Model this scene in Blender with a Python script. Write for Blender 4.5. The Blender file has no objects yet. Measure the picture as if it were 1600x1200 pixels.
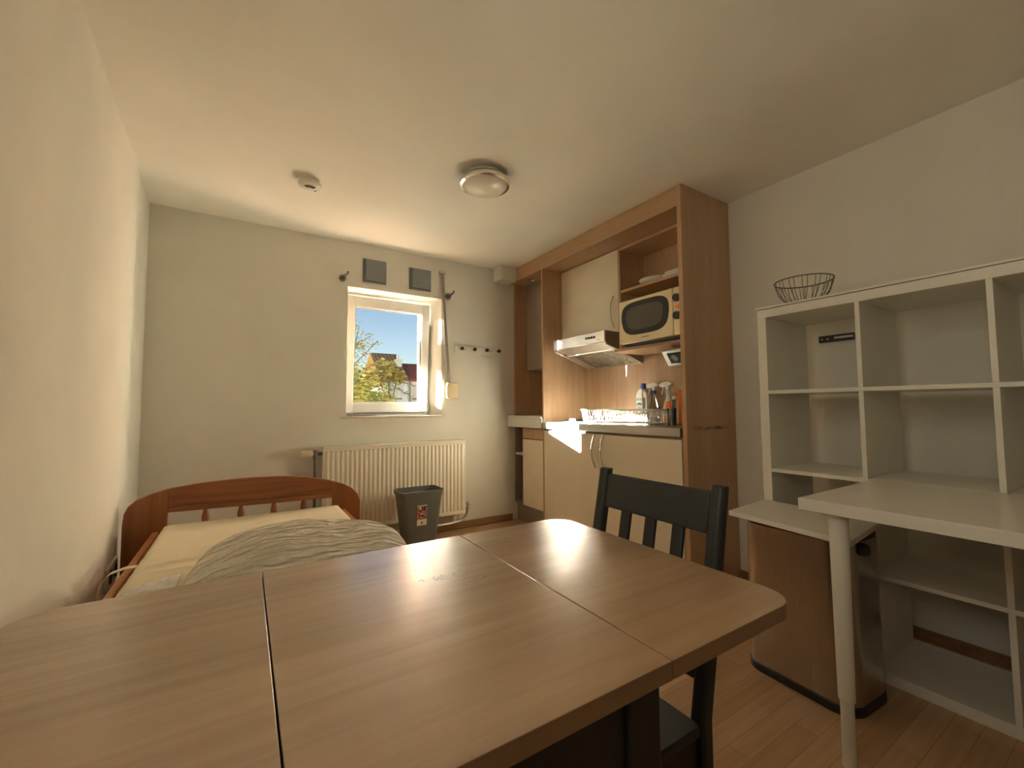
import bpy, bmesh, math, random
from mathutils import Vector, Matrix, noise as mnoise
random.seed(7)
S = bpy.context.scene
COL = S.collection
PI = math.pi
# ------------------------------------------------------------------ helpers
def bx(bm, x0, x1, y0, y1, z0, z1, mi=0):
    v = [bm.verts.new(p) for p in ((x0,y0,z0),(x1,y0,z0),(x1,y1,z0),(x0,y1,z0),(x0,y0,z1),(x1,y0,z1),(x1,y1,z1),(x0,y1,z1))]
    for f in ((0,3,2,1),(4,5,6,7),(0,1,5,4),(1,2,6,5),(2,3,7,6),(3,0,4,7)):
        bm.faces.new([v[i] for i in f]).material_index = mi
    return v
def hexa(bm, pts, mi=0):
    v = [bm.verts.new(p) for p in pts]
    for f in ((0,3,2,1),(4,5,6,7),(0,1,5,4),(1,2,6,5),(2,3,7,6),(3,0,4,7)):
        bm.faces.new([v[i] for i in f]).material_index = mi
def frame_axes(d):
    d = Vector(d).normalized()
    a = Vector((0,0,1)) if abs(d.z) < .9 else Vector((1,0,0))
    u = d.cross(a).normalized(); w = d.cross(u).normalized()
    return u, w
def cyl(bm, p0, p1, r0, r1=None, seg=20, caps=True, mi=0):
    r1 = r0 if r1 is None else r1
    p0 = Vector(p0); p1 = Vector(p1); u, w = frame_axes(p1-p0)
    A = []; B_ = []
    for i in range(seg):
        t = 2*PI*i/seg; o = u*math.cos(t)+w*math.sin(t)
        A.append(bm.verts.new(p0+o*r0)); B_.append(bm.verts.new(p1+o*r1))
    for i in range(seg):
        j = (i+1) % seg
        bm.faces.new((A[i],A[j],B_[j],B_[i])).material_index = mi
    if caps:
        bm.faces.new(A[::-1]).material_index = mi; bm.faces.new(B_).material_index = mi
def tube(bm, pts, r, seg=8, closed=False, mi=0):
    pts = [Vector(p) for p in pts]; n = len(pts); rings = []
    u = None
    for i, p in enumerate(pts):
        if closed: d = pts[(i+1) % n]-pts[i-1]
        else: d = pts[min(i+1,n-1)]-pts[max(i-1,0)]
        d.normalize()
        if u is None: u, w = frame_axes(d)
        else:
            u = (u-d*u.dot(d))
            if u.length < 1e-6: u, w = frame_axes(d)
            u.normalize()
        w = d.cross(u)
        rings.append([bm.verts.new(p+(u*math.cos(2*PI*k/seg)+w*math.sin(2*PI*k/seg))*r) for k in range(seg)])
    m = n if closed else n-1
    for i in range(m):
        a = rings[i]; b = rings[(i+1) % n]
        for k in range(seg):
            l = (k+1) % seg
            bm.faces.new((a[k],a[l],b[l],b[k])).material_index = mi
    if not closed:
        bm.faces.new(rings[0][::-1]).material_index = mi; bm.faces.new(rings[-1]).material_index = mi
def lathe(bm, prof, c, seg=32, axis=(0,0,1), mi=0, sx=1, sy=1):
    c = Vector(c); ax = Vector(axis).normalized(); u, w = frame_axes(ax); rings = []
    for r, h in prof:
        if r < 1e-6: rings.append([bm.verts.new(c+ax*h)])
        else: rings.append([bm.verts.new(c+ax*h+u*math.cos(2*PI*k/seg)*r*sx+w*math.sin(2*PI*k/seg)*r*sy) for k in range(seg)])
    for a, b in zip(rings, rings[1:]):
        for k in range(seg):
            l = (k+1) % seg
            if len(a) == 1 and len(b) == 1: continue
            if len(a) == 1: f = (a[0], b[l], b[k])
            elif len(b) == 1: f = (a[k], a[l], b[0])
            else: f = (a[k], a[l], b[l], b[k])
            bm.faces.new(f).material_index = mi
    for r_ in (rings[0], rings[-1]):
        if len(r_) > 2:
            try: bm.faces.new(r_).material_index = mi
            except ValueError: pass
def prism(bm, poly, axis, a0, a1, mi=0):
    def P(p, a):
        return (a,p[0],p[1]) if axis == 'x' else (p[0],a,p[1]) if axis == 'y' else (p[0],p[1],a)
    A = [bm.verts.new(P(p,a0)) for p in poly]; B_ = [bm.verts.new(P(p,a1)) for p in poly]; n = len(poly)
    bm.faces.new(A).material_index = mi; bm.faces.new(B_[::-1]).material_index = mi
    for i in range(n):
        j = (i+1) % n
        bm.faces.new((A[i],B_[i],B_[j],A[j])).material_index = mi
def rrect(x0, x1, y0, y1, r, seg=8, rs=None):
    out = []; rs = rs or (r,r,r,r)   # corners: x0y0, x1y0, x1y1, x0y1
    for (cx,cy,a0,rr) in ((x0,y0,PI,rs[0]),(x1,y0,1.5*PI,rs[1]),(x1,y1,0,rs[2]),(x0,y1,.5*PI,rs[3])):
        ccx = cx+(rr if cx == x0 else -rr); ccy = cy+(rr if cy == y0 else -rr)
        for k in range(seg+1):
            t = a0+.5*PI*k/seg; out.append((ccx+rr*math.cos(t), ccy+rr*math.sin(t)))
    return out
def NB(): return bmesh.new()
def obj(name, bm, mat, parent=None, bevel=0, smooth=False, seg=2, ang=35):
    bmesh.ops.recalc_face_normals(bm, faces=bm.faces)
    me = bpy.data.meshes.new(name); bm.to_mesh(me); bm.free()
    for m in (mat if isinstance(mat,(list,tuple)) else [mat]): me.materials.append(m)
    o = bpy.data.objects.new(name, me); COL.objects.link(o)
    if parent is not None:
        o.parent = parent
        if parent.type == 'EMPTY' and parent.get('_w'): o.location = -parent.location
    if smooth or bevel:
        for p in me.polygons: p.use_smooth = True
        me.set_sharp_from_angle(angle=math.radians(ang))
    if bevel:
        b = o.modifiers.new('bevel','BEVEL'); b.width = bevel; b.segments = seg; b.limit_method = 'ANGLE'; b.angle_limit = math.radians(40); b.harden_normals = False
    return o
def tag(o, label, cat, group=None):
    o['label'] = label; o['category'] = cat
    if group: o['group'] = group
    return o
WORLD = []
def thing(name, label, cat, loc=(0,0,0), rotz=0, group=None, world=True):
    o = bpy.data.objects.new(name, None); COL.objects.link(o); o.location = loc; o.rotation_euler = (0,0,rotz)
    o.empty_display_size = .05
    if world: o['_w'] = 1; WORLD.append(o)
    return tag(o, label, cat, group)
def struct(name, bm, mat, parent=None, **k):
    o = obj(name, bm, mat, parent, **k)
    if parent is None: o['kind'] = 'structure'
    return o
def dup(root, loc, label, rotz=None):
    r = root.copy(); COL.objects.link(r); r.location = loc; r['label'] = label
    if rotz is not None: r.rotation_euler = (0,0,rotz)
    for ch in list(root.children):
        c = ch.copy(); COL.objects.link(c); c.parent = r
        for g in ch.children:
            d = g.copy(); COL.objects.link(d); d.parent = c
    return r
def text_bm(s, size, depth=.0004):
    cu = bpy.data.curves.new('t','FONT'); cu.body = s; cu.size = size; cu.extrude = depth; cu.align_x = 'CENTER'; cu.align_y = 'CENTER'
    o = bpy.data.objects.new('t', cu); COL.objects.link(o)
    dg = bpy.context.evaluated_depsgraph_get(); me = bpy.data.meshes.new_from_object(o.evaluated_get(dg))
    bm = bmesh.new(); bm.from_mesh(me)
    bpy.data.objects.remove(o); bpy.data.curves.remove(cu); bpy.data.meshes.remove(me)
    return bm
# ------------------------------------------------------------------ materials
class N:
    def __init__(s, name):
        s.m = bpy.data.materials.new(name); s.m.use_nodes = True; s.t = s.m.node_tree; s.b = s.t.nodes['Principled BSDF']
    def n(s, t, **k):
        o = s.t.nodes.new(t)
        for a, v in k.items():
            if a in o.inputs: o.inputs[a].default_value = v
            else: setattr(o, a, v)
        return o
    def l(s, a, b): s.t.links.new(a, b)
    def coord(s, scale=(1,1,1), rot=(0,0,0), loc=(0,0,0)):
        tc = s.n('ShaderNodeTexCoord'); mp = s.n('ShaderNodeMapping')
        mp.inputs['Scale'].default_value = scale; mp.inputs['Rotation'].default_value = rot; mp.inputs['Location'].default_value = loc
        s.l(tc.outputs['Object'], mp.inputs['Vector']); return mp.outputs['Vector']
    def ramp(s, fac, stops):
        r = s.n('ShaderNodeValToRGB'); e = r.color_ramp.elements
        while len(e) < len(stops): e.new(.5)
        for i, (p, c) in enumerate(stops): e[i].position = p; e[i].color = (*c,1)
        s.l(fac, r.inputs['Fac']); return r.outputs['Color']
    def bump(s, h, strength, dist=.002):
        b = s.n('ShaderNodeBump'); b.inputs['Strength'].default_value = strength; b.inputs['Distance'].default_value = dist
        s.l(h, b.inputs['Height']); s.l(b.outputs['Normal'], s.b.inputs['Normal']); return b
def plain(name, c, rough=.5, metal=0, spec=.5, var=0, vs=8, bump=0, bs=200, coat=0):
    k = N(name); b = k.b
    b.inputs['Base Color'].default_value = (*c,1); b.inputs['Roughness'].default_value = rough; b.inputs['Metallic'].default_value = metal
    b.inputs['Specular IOR Level'].default_value = spec; b.inputs['Coat Weight'].default_value = coat
    v = k.coord()
    nz = k.n('ShaderNodeTexNoise', Scale=vs, Detail=4.0); k.l(v, nz.inputs['Vector'])
    vv = max(var, .03)
    k.l(k.ramp(nz.outputs['Fac'], [(.3,[max(0,x*(1-vv)) for x in c]),(.7,[min(1,x*(1+vv)) for x in c])]), b.inputs['Base Color'])
    if bump:
        n2 = k.n('ShaderNodeTexNoise', Scale=bs, Detail=3.0); k.l(v, n2.inputs['Vector']); k.bump(n2.outputs['Fac'], bump)
    return k.m
def wood(name, c0, c1, c2, axis='x', fine=60, rough=.4, spec=.5, bump=.05, coat=0, wave=0):
    k = N(name); b = k.b; b.inputs['Roughness'].default_value = rough; b.inputs['Specular IOR Level'].default_value = spec; b.inputs['Coat Weight'].default_value = coat; b.inputs['Coat Roughness'].default_value = rough
    sc = {'x':(.05,1,1),'y':(1,.05,1),'z':(1,1,.05)}[axis]
    v = k.coord(scale=sc)
    n1 = k.n('ShaderNodeTexNoise', Scale=9.0, Detail=3.0); k.l(v, n1.inputs['Vector'])
    n2 = k.n('ShaderNodeTexNoise', Scale=float(fine), Detail=5.0, Roughness=.65); k.l(v, n2.inputs['Vector'])
    mx = k.n('ShaderNodeMix'); mx.data_type = 'FLOAT'; mx.inputs['Factor'].default_value = .5
    k.l(n1.outputs['Fac'], mx.inputs['A']); k.l(n2.outputs['Fac'], mx.inputs['B'])
    k.l(k.ramp(mx.outputs['Result'], [(.36,c0),(.5,c1),(.64,c2)]), b.inputs['Base Color'])
    if bump:
        if wave:
            n3 = k.n('ShaderNodeTexNoise', Scale=float(wave), Detail=4.0); k.l(k.coord(scale=(.5,1,1)), n3.inputs['Vector'])
            ad = k.n('ShaderNodeMath', operation='ADD'); k.l(n2.outputs['Fac'], ad.inputs[0]); k.l(n3.outputs['Fac'], ad.inputs[1]); k.bump(ad.outputs[0], bump)
        else: k.bump(n2.outputs['Fac'], bump)
    return k
M = {}
M['wall'] = plain('wall paint', (.74,.73,.68), .9, spec=.15, var=.02, vs=3, bump=.25, bs=260)
M['ceil'] = plain('ceiling paint', (.86,.84,.785), .9, spec=.15, var=.02, vs=2, bump=.2, bs=220)
M['beech'] = wood('beech laminate', (.41,.255,.145), (.49,.315,.185), (.55,.365,.22), 'z', 90, .42, bump=.03).m
M['beechy'] = wood('beech laminate lengthwise', (.41,.255,.145), (.49,.315,.185), (.55,.365,.22), 'y', 90, .42, bump=.03).m
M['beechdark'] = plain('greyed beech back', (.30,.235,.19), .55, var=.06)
M['pine'] = wood('stained pine', (.17,.055,.02), (.29,.10,.036), (.36,.135,.05), 'x', 45, .38, bump=.04).m
M['pinez'] = wood('stained pine upright', (.19,.06,.02), (.29,.105,.037), (.36,.135,.05), 'z', 45, .38, bump=.04).m
M['piney'] = wood('stained pine rail', (.28,.10,.03), (.42,.17,.06), (.5,.22,.09), 'y', 45, .38, bump=.04).m
M['cream'] = plain('cream laminate front', (.74,.66,.52), .45, var=.03)
M['creampl'] = plain('cream plastic', (.80,.70,.46), .38)
M['white'] = plain('white laminate', (.72,.70,.64), .4, var=.02)
M['whitegloss'] = plain('white lacquer', (.74,.71,.65), .25, var=.02)
M['pvc'] = plain('white window plastic', (.66,.645,.61), .3)
M['rad'] = plain('radiator enamel', (.84,.79,.68), .35)
M['steel'] = plain('steel', (.62,.60,.57), .3, metal=1)
M['chrome'] = plain('polished metal', (.75,.72,.66), .12, metal=1)
M['darkmetal'] = plain('dark metal', (.20,.19,.18), .4, metal=1)
M['grey'] = plain('grey plastic', (.135,.14,.135), .45)
M['vent'] = plain('grey painted plate', (.20,.225,.245), .5, var=.05)
M['vent2'] = plain('dark grey painted edge', (.15,.165,.18), .5)
M['black'] = plain('black plastic', (.02,.02,.02), .4)
M['chair'] = plain('black brown painted wood', (.021,.023,.022), .55, var=.15, vs=30)
M['ebony'] = plain('black table base', (.02,.017,.015), .5)
M['blackglass'] = plain('dark oven glass', (.03,.032,.03), .12)
M['meshglass'] = plain('oven mesh window', (.10,.095,.085), .25)
M['cloth'] = plain('cream cotton sheet', (.78,.70,.54), .9, spec=.1, var=.03, bump=.3, bs=400)
def quiltm():
    k = N('off white crinkled cotton'); b = k.b; b.inputs['Base Color'].default_value = (.82,.77,.68,1); b.inputs['Roughness'].default_value = .9; b.inputs['Specular IOR Level'].default_value = .1
    wv = k.n('ShaderNodeTexWave', Scale=13.0, Distortion=7.0, Detail=3.0); wv.inputs['Detail Scale'].default_value = 1.6; wv.bands_direction = 'Y'
    k.l(k.coord(scale=(.35,1,1)), wv.inputs['Vector'])
    nz = k.n('ShaderNodeTexNoise', Scale=60.0, Detail=4.0); k.l(k.coord(scale=(.4,1,1)), nz.inputs['Vector'])
    ad = k.n('ShaderNodeMath', operation='ADD'); k.l(wv.outputs['Fac'], ad.inputs[0]); k.l(nz.outputs['Fac'], ad.inputs[1])
    k.bump(ad.outputs[0], .9, .012); return k.m
M['quilt'] = quiltm()
M['sheetwhite'] = plain('white cotton', (.86,.85,.83), .9, spec=.1, bump=.2, bs=200)
M['fabric'] = plain('dark grey fabric', (.085,.085,.075), .95, spec=.1, var=.2, vs=120, bump=.4, bs=500)
M['opal'] = plain('opal glass', (.80,.77,.70), .25)
M['strap'] = plain('grey webbing', (.30,.28,.26), .8, bump=.3, bs=600)
M['blue'] = plain('blue plastic', (.03,.09,.45), .35)
M['bwhite'] = plain('white bottle plastic', (.84,.83,.79), .3)
M['orange'] = plain('orange plastic', (.85,.20,.03), .35)
M['yellow'] = plain('yellow sponge', (.90,.60,.02), .8, var=.15, vs=60, bump=.5, bs=150)
M['green'] = plain('green label', (.10,.35,.14), .4)
M['teal'] = plain('teal label print', (.08,.30,.36), .4)
M['brush'] = plain('grey brush handle', (.10,.10,.09), .5)
M['socket'] = plain('white socket plastic', (.72,.68,.62), .35)
M['bark'] = plain('bark', (.10,.075,.055), .9, var=.3, vs=15, bump=.6, bs=40)
M['render'] = plain('pale painted facade', (.72,.80,.93), .8, var=.03)
M['chim'] = plain('chimney render', (.60,.62,.66), .8, var=.05)
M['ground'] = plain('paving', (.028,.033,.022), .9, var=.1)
M['blockdark'] = plain('dark sun blocker wall', (.025,.032,.018), .9, var=.3, vs=6)  # dark so the added unseen walls bounce little light
M['sill'] = plain('sill stone', (.62,.56,.48), .5, var=.08, vs=60)
M['outglass'] = plain('far window pane', (.62,.66,.72), .15)
# clear glass that lets the sun through
def glass(name, tint=(1,1,1), refl=1.0):
    k = N(name); k.t.nodes.remove(k.b); out = k.t.nodes['Material Output']
    tr = k.n('ShaderNodeBsdfTransparent'); tr.inputs['Color'].default_value = (*tint,1)
    gl = k.n('ShaderNodeBsdfGlossy'); gl.inputs['Roughness'].default_value = .02
    fr = k.n('ShaderNodeFresnel', IOR=1.45); mt = k.n('ShaderNodeMath', operation='MULTIPLY'); mt.inputs[1].default_value = refl
    mx = k.n('ShaderNodeMixShader'); k.l(fr.outputs[0], mt.inputs[0]); k.l(mt.outputs[0], mx.inputs['Fac'])
    k.l(tr.outputs[0], mx.inputs[1]); k.l(gl.outputs[0], mx.inputs[2]); k.l(mx.outputs[0], out.inputs['Surface'])
    return k.m
M['glass'] = glass('clear window glass', refl=.5)
M['clear'] = glass('clear bottle plastic', (.88,.92,.95))
# brushed steel
def brushed(name, c, rough, axis='z'):
    k = N(name); b = k.b; b.inputs['Base Color'].default_value = (*c,1); b.inputs['Metallic'].default_value = 1
    sc = {'z':(1,1,.01),'y':(1,.01,1)}[axis]
    nz = k.n('ShaderNodeTexNoise', Scale=400.0, Detail=2.0); k.l(k.coord(scale=sc), nz.inputs['Vector'])
    mr = k.n('ShaderNodeMapRange'); mr.inputs['To Min'].default_value = rough-.02; mr.inputs['To Max'].default_value = rough+.03
    k.l(nz.outputs['Fac'], mr.inputs['Value']); k.l(mr.outputs[0], b.inputs['Roughness']); k.bump(nz.outputs['Fac'], .005)
    return k.m
M['brushed'] = brushed('brushed steel', (.50,.46,.42), .26)
M['brushedy'] = brushed('brushed steel worktop', (.52,.50,.47), .36, 'y')
M['hoodsteel'] = plain('hood steel', (.40,.37,.33), .38, metal=.9, var=.1)
# hood grease filter
def filt():
    k = N('hood filter mesh'); b = k.b; b.inputs['Metallic'].default_value = .8; b.inputs['Roughness'].default_value = .5
    nz = k.n('ShaderNodeTexNoise', Scale=26.0, Detail=5.0, Distortion=.6); k.l(k.coord(scale=(1,2.2,1)), nz.inputs['Vector'])
    k.l(k.ramp(nz.outputs['Fac'], [(.35,(.10,.085,.065)),(.55,(.20,.17,.13)),(.75,(.42,.37,.30))]), b.inputs['Base Color'])
    wv = k.n('ShaderNodeTexVoronoi', Scale=160.0); k.l(k.coord(), wv.inputs['Vector']); k.bump(wv.outputs['Distance'], .4)
    return k.m
M['filter'] = filt()
# laminate floor: rows of strips running along x
def floorm():
    k = N('beech strip floor'); b = k.b; b.inputs['Roughness'].default_value = .38
    v = k.coord()
    br = k.n('ShaderNodeTexBrick'); br.offset = .37; br.inputs['Scale'].default_value = 1; br.inputs['Brick Width'].default_value = .42; br.inputs['Row Height'].default_value = .066
    br.inputs['Mortar Size'].default_value = .0006; br.inputs['Color1'].default_value = (.50,.30,.165,1); br.inputs['Color2'].default_value = (.60,.39,.235,1); br.inputs['Mortar'].default_value = (.22,.11,.05,1)
    k.l(v, br.inputs['Vector'])
    nz = k.n('ShaderNodeTexNoise', Scale=45.0, Detail=4.0); k.l(k.coord(scale=(.06,1,1)), nz.inputs['Vector'])
    mx = k.n('ShaderNodeMix'); mx.data_type = 'RGBA'; mx.blend_type = 'MULTIPLY'; mx.inputs['Factor'].default_value = 1
    k.l(br.outputs['Color'], mx.inputs['A']); k.l(k.ramp(nz.outputs['Fac'], [(.3,(.82,.80,.78)),(.7,(1,1,1))]), mx.inputs['B'])
    k.l(mx.outputs['Result'], b.inputs['Base Color']); k.bump(br.outputs['Fac'], -.1)
    return k.m
M['floor'] = floorm()
M['skirt'] = wood('brown skirting', (.20,.10,.05), (.27,.14,.07), (.32,.17,.09), 'x', 60, .45).m
# table top with worn marks
def tablem():
    k = wood('table top laminate', (.35,.215,.125), (.415,.26,.152), (.47,.305,.185), 'x', 55, .27, spec=.6, bump=.06, wave=28, coat=1.0)
    k.b.inputs['Coat IOR'].default_value = 1.65; k.b.inputs['Coat Roughness'].default_value = .25
    # ring stain and small dark marks near the far edge (real wear of the top)
    col = k.b.inputs['Base Color'].links[0].from_socket
    def ring(cx, cy, r, wdt, seg):
        mp = k.coord(loc=(-cx,-cy,0)); sep = k.n('ShaderNodeSeparateXYZ'); k.l(mp, sep.inputs[0])
        cmb = k.n('ShaderNodeCombineXYZ'); k.l(sep.outputs[0], cmb.inputs[0]); k.l(sep.outputs[1], cmb.inputs[1])
        ln = k.n('ShaderNodeVectorMath', operation='LENGTH'); k.l(cmb.outputs[0], ln.inputs[0])
        sb = k.n('ShaderNodeMath', operation='SUBTRACT'); k.l(ln.outputs['Value'], sb.inputs[0]); sb.inputs[1].default_value = r
        ab = k.n('ShaderNodeMath', operation='ABSOLUTE'); k.l(sb.outputs[0], ab.inputs[0])
        lt = k.n('ShaderNodeMath', operation='LESS_THAN'); k.l(ab.outputs[0], lt.inputs[0]); lt.inputs[1].default_value = wdt
        nz = k.n('ShaderNodeTexNoise', Scale=seg, Detail=2.0); k.l(mp, nz.inputs['Vector'])
        gt = k.n('ShaderNodeMath', operation='GREATER_THAN'); k.l(nz.outputs['Fac'], gt.inputs[0]); gt.inputs[1].default_value = .5
        ml = k.n('ShaderNodeMath', operation='MULTIPLY'); k.l(lt.outputs[0], ml.inputs[0]); k.l(gt.outputs[0], ml.inputs[1])
        return ml.outputs[0]
    fac = None
    for a in ((.352,.706,.030,.0011,60.0), (.300,.722,.0,.013,130.0), (.268,.728,.0,.006,200.0)):
        r = ring(*a)
        if fac is None: fac = r
        else:
            mxx = k.n('ShaderNodeMath', operation='MAXIMUM'); k.l(fac, mxx.inputs[0]); k.l(r, mxx.inputs[1]); fac = mxx.outputs[0]
    mx = k.n('ShaderNodeMix'); mx.data_type = 'RGBA'; k.l(fac, mx.inputs['Factor']); k.l(col, mx.inputs['A']); mx.inputs['B'].default_value = (.17,.09,.045,1)
    k.l(mx.outputs['Result'], k.b.inputs['Base Color'])
    return k.m
M['table'] = tablem()
M['edge'] = wood('table edge with painted shade', (.22,.125,.065), (.28,.165,.09), (.33,.20,.11), 'x', 55, .4, bump=.03).m  # edge coloured darker than the top to paint in its shade
# brick (outside reveal, gable), roof tiles
def brick(name, c1, c2, mort, sc, rot=(0,0,0)):
    k = N(name); k.b.inputs['Roughness'].default_value = .85
    br = k.n('ShaderNodeTexBrick'); br.inputs['Scale'].default_value = sc; br.inputs['Color1'].default_value = (*c1,1); br.inputs['Color2'].default_value = (*c2,1); br.inputs['Mortar'].default_value = (*mort,1)
    br.inputs['Mortar Size'].default_value = .012
    k.l(k.coord(rot=rot), br.inputs['Vector']); k.l(br.outputs['Color'], k.b.inputs['Base Color']); k.bump(br.outputs['Fac'], -.3, .01)
    return k.m
M['brick'] = brick('orange brick', (.42,.19,.09), (.52,.27,.13), (.55,.47,.38), 2.4, (PI/2,0,PI/2))
def rooft(name, c0, c1):
    k = N(name); k.b.inputs['Roughness'].default_value = .8
    wv = k.n('ShaderNodeTexWave', Scale=1.5, Distortion=1.5); wv.bands_direction = 'X'; k.l(k.coord(), wv.inputs['Vector'])
    nz = k.n('ShaderNodeTexNoise', Scale=3.0, Detail=5.0); k.l(k.coord(), nz.inputs['Vector'])
    ad = k.n('ShaderNodeMix'); ad.data_type = 'FLOAT'; ad.inputs['Factor'].default_value = .6; k.l(wv.outputs['Fac'], ad.inputs['A']); k.l(nz.outputs['Fac'], ad.inputs['B'])
    k.l(k.ramp(ad.outputs['Result'], [(.3,c0),(.7,c1)]), k.b.inputs['Base Color']); return k.m
M['roofr'] = rooft('dark red roof tiles', (.13,.045,.035), (.24,.09,.07))
M['roofb'] = rooft('brown roof tiles', (.12,.075,.055), (.21,.14,.10))
def leafm(name, c0, c1):
    k = N(name); b = k.b; b.inputs['Roughness'].default_value = .55
    nz = k.n('ShaderNodeTexNoise', Scale=2.2, Detail=4.0); k.l(k.coord(), nz.inputs['Vector'])
    c = k.ramp(nz.outputs['Fac'], [(.35,c0),(.65,c1)]); k.l(c, b.inputs['Base Color'])
    tl = k.n('ShaderNodeBsdfTranslucent'); k.l(c, tl.inputs['Color']); mx = k.n('ShaderNodeMixShader'); mx.inputs['Fac'].default_value = .45
    k.l(b.outputs[0], mx.inputs[1]); k.l(tl.outputs[0], mx.inputs[2]); k.l(mx.outputs[0], k.t.nodes['Material Output'].inputs['Surface'])
    return k.m
M['leaf'] = leafm('green leaves', (.13,.20,.05), (.38,.45,.16))
M['leafy'] = leafm('yellow green leaves', (.36,.34,.10), (.62,.56,.24))
# bin sticker
def sticker():
    k = N('bouquet sticker'); b = k.b; b.inputs['Roughness'].default_value = .4
    v = k.coord()
    vo = k.n('ShaderNodeTexVoronoi', Scale=70.0); k.l(v, vo.inputs['Vector'])
    sep = k.n('ShaderNodeSeparateColor'); k.l(vo.outputs['Color'], sep.inputs[0])
    c = k.ramp(sep.outputs[0], [(.0,(.02,.01,.02)),(.22,(.45,.06,.03)),(.45,(.24,.25,.36)),(.62,(.60,.16,.05)),(.8,(.10,.12,.02)),(.92,(.80,.76,.68))])
    c.node.color_ramp.interpolation = 'CONSTANT'
    k.l(c, b.inputs['Base Color']); return k.m
M['sticker'] = sticker()
# side panel of the kitchen with a dark scuff
def scuffed():
    k = wood('beech laminate with scuff', (.41,.255,.145), (.49,.315,.185), (.55,.365,.22), 'z', 90, .42, bump=.03)
    col = k.b.inputs['Base Color'].links[0].from_socket
    sep = k.n('ShaderNodeSeparateXYZ'); k.l(k.coord(), sep.inputs[0])
    def band(s, c, w):
        a = k.n('ShaderNodeMath', operation='SUBTRACT'); k.l(s, a.inputs[0]); a.inputs[1].default_value = c
        b2 = k.n('ShaderNodeMath', operation='ABSOLUTE'); k.l(a.outputs[0], b2.inputs[0])
        r = k.n('ShaderNodeMapRange'); r.inputs['From Min'].default_value = w*.5; r.inputs['From Max'].default_value = w; r.inputs['To Min'].default_value = 1; r.inputs['To Max'].default_value = 0
        k.l(b2.outputs[0], r.inputs['Value']); return r.outputs[0]
    m1 = k.n('ShaderNodeMath', operation='MULTIPLY'); k.l(band(sep.outputs[0], 2.29, .19), m1.inputs[0]); k.l(band(sep.outputs[2], .895, .013), m1.inputs[1])
    nz = k.n('ShaderNodeTexNoise', Scale=40.0, Detail=4.0); k.l(k.coord(scale=(.4,1,2)), nz.inputs['Vector'])
    gt = k.n('ShaderNodeMapRange'); gt.inputs['From Min'].default_value = .35; gt.inputs['From Max'].default_value = .6; k.l(nz.outputs['Fac'], gt.inputs['Value'])
    m2 = k.n('ShaderNodeMath', operation='MULTIPLY'); k.l(m1.outputs[0], m2.inputs[0]); k.l(gt.outputs[0], m2.inputs[1])
    mx = k.n('ShaderNodeMix'); mx.data_type = 'RGBA'; k.l(m2.outputs[0], mx.inputs['Factor']); k.l(col, mx.inputs['A']); mx.inputs['B'].default_value = (.12,.07,.045,1)
    k.l(mx.outputs['Result'], k.b.inputs['Base Color']); return k.m
M['beechscuff'] = scuffed()
# ------------------------------------------------------------------ room shell
D = 3.34; W = 2.54; H = 2.29; RY = -1.6
def lw(y): return -.525+(D-y)*.0395
bm = NB(); bx(bm, -.9, W+.2, RY-.15, D+.36, -.12, 0); struct('floor', bm, M['floor'])
bm = NB(); bx(bm, -.9, W+.2, RY-.15, D+.36, H, H+.12); struct('ceiling', bm, M['ceil'])
LWY0, LWY1, LWZ0, LWZ1 = -.40, .70, 1.20, 2.10
def lwbox(bm, y0, y1, z0, z1, d0=0, d1=-.3):
    hexa(bm, [(lw(y)+d, y, z) for z in (z0,z1) for d, y in ((d1,y0),(d0,y0),(d0,y1),(d1,y1))])
bm = NB(); lwbox(bm, RY-.15, LWY0, 0, H); lwbox(bm, LWY1, D+.36, 0, H); lwbox(bm, LWY0, LWY1, 0, LWZ0); lwbox(bm, LWY0, LWY1, LWZ1, H)
struct('wall_left', bm, M['wall'])
bm = NB(); bx(bm, W, W+.2, RY-.15, D+.36, 0, H); struct('wall_right', bm, M['wall'])
bm = NB(); bx(bm, -.32, W, RY-.15, RY, 0, H); struct('wall_rear', bm, M['wall'])
# back wall with a splayed window opening
WY = 3.54; OY = 3.70
def ring(y, x0, x1, z0, z1): return [(x0,y,z0),(x1,y,z0),(x1,y,z1),(x0,y,z1)]
R0 = ring(D, lw(D)-.1, W, 0, H)
R1 = ring(D, .640, 1.397, .962, 1.945)
R2 = ring(WY, .648, 1.357, .962, 1.930)
R2b = ring(WY+.065, .648, 1.357, .962, 1.930)
R3 = ring(OY, .36, 1.315, .90, 1.95)
R4 = ring(OY, lw(D)-.3, W, 0, H)
bm = NB(); V = [[bm.verts.new(p) for p in r] for r in (R0,R1,R2,R2b,R3,R4)]
for a in range(5):
    for i in range(4):
        j = (i+1) % 4; f = bm.faces.new((V[a][i],V[a][j],V[a+1][j],V[a+1][i])); f.material_index = 1 if a >= 3 else 0
struct('wall_back', bm, [M['wall'], M['brick']])
bm = NB(); bx(bm, .58, W-.45, D-.016, D, 0, .06); struct('baseboard_back', bm, M['skirt'], bevel=.003)
bm = NB(); bx(bm, W-.016, W, RY, 1.475, 0, .045); struct('baseboard_right', bm, M['skirt'], bevel=.003)
bm = NB(); bx(bm, 1.905, 2.068, 3.20, D, 2.165, H); struct('trim_1', bm, M['wall'], bevel=.004)
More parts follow.
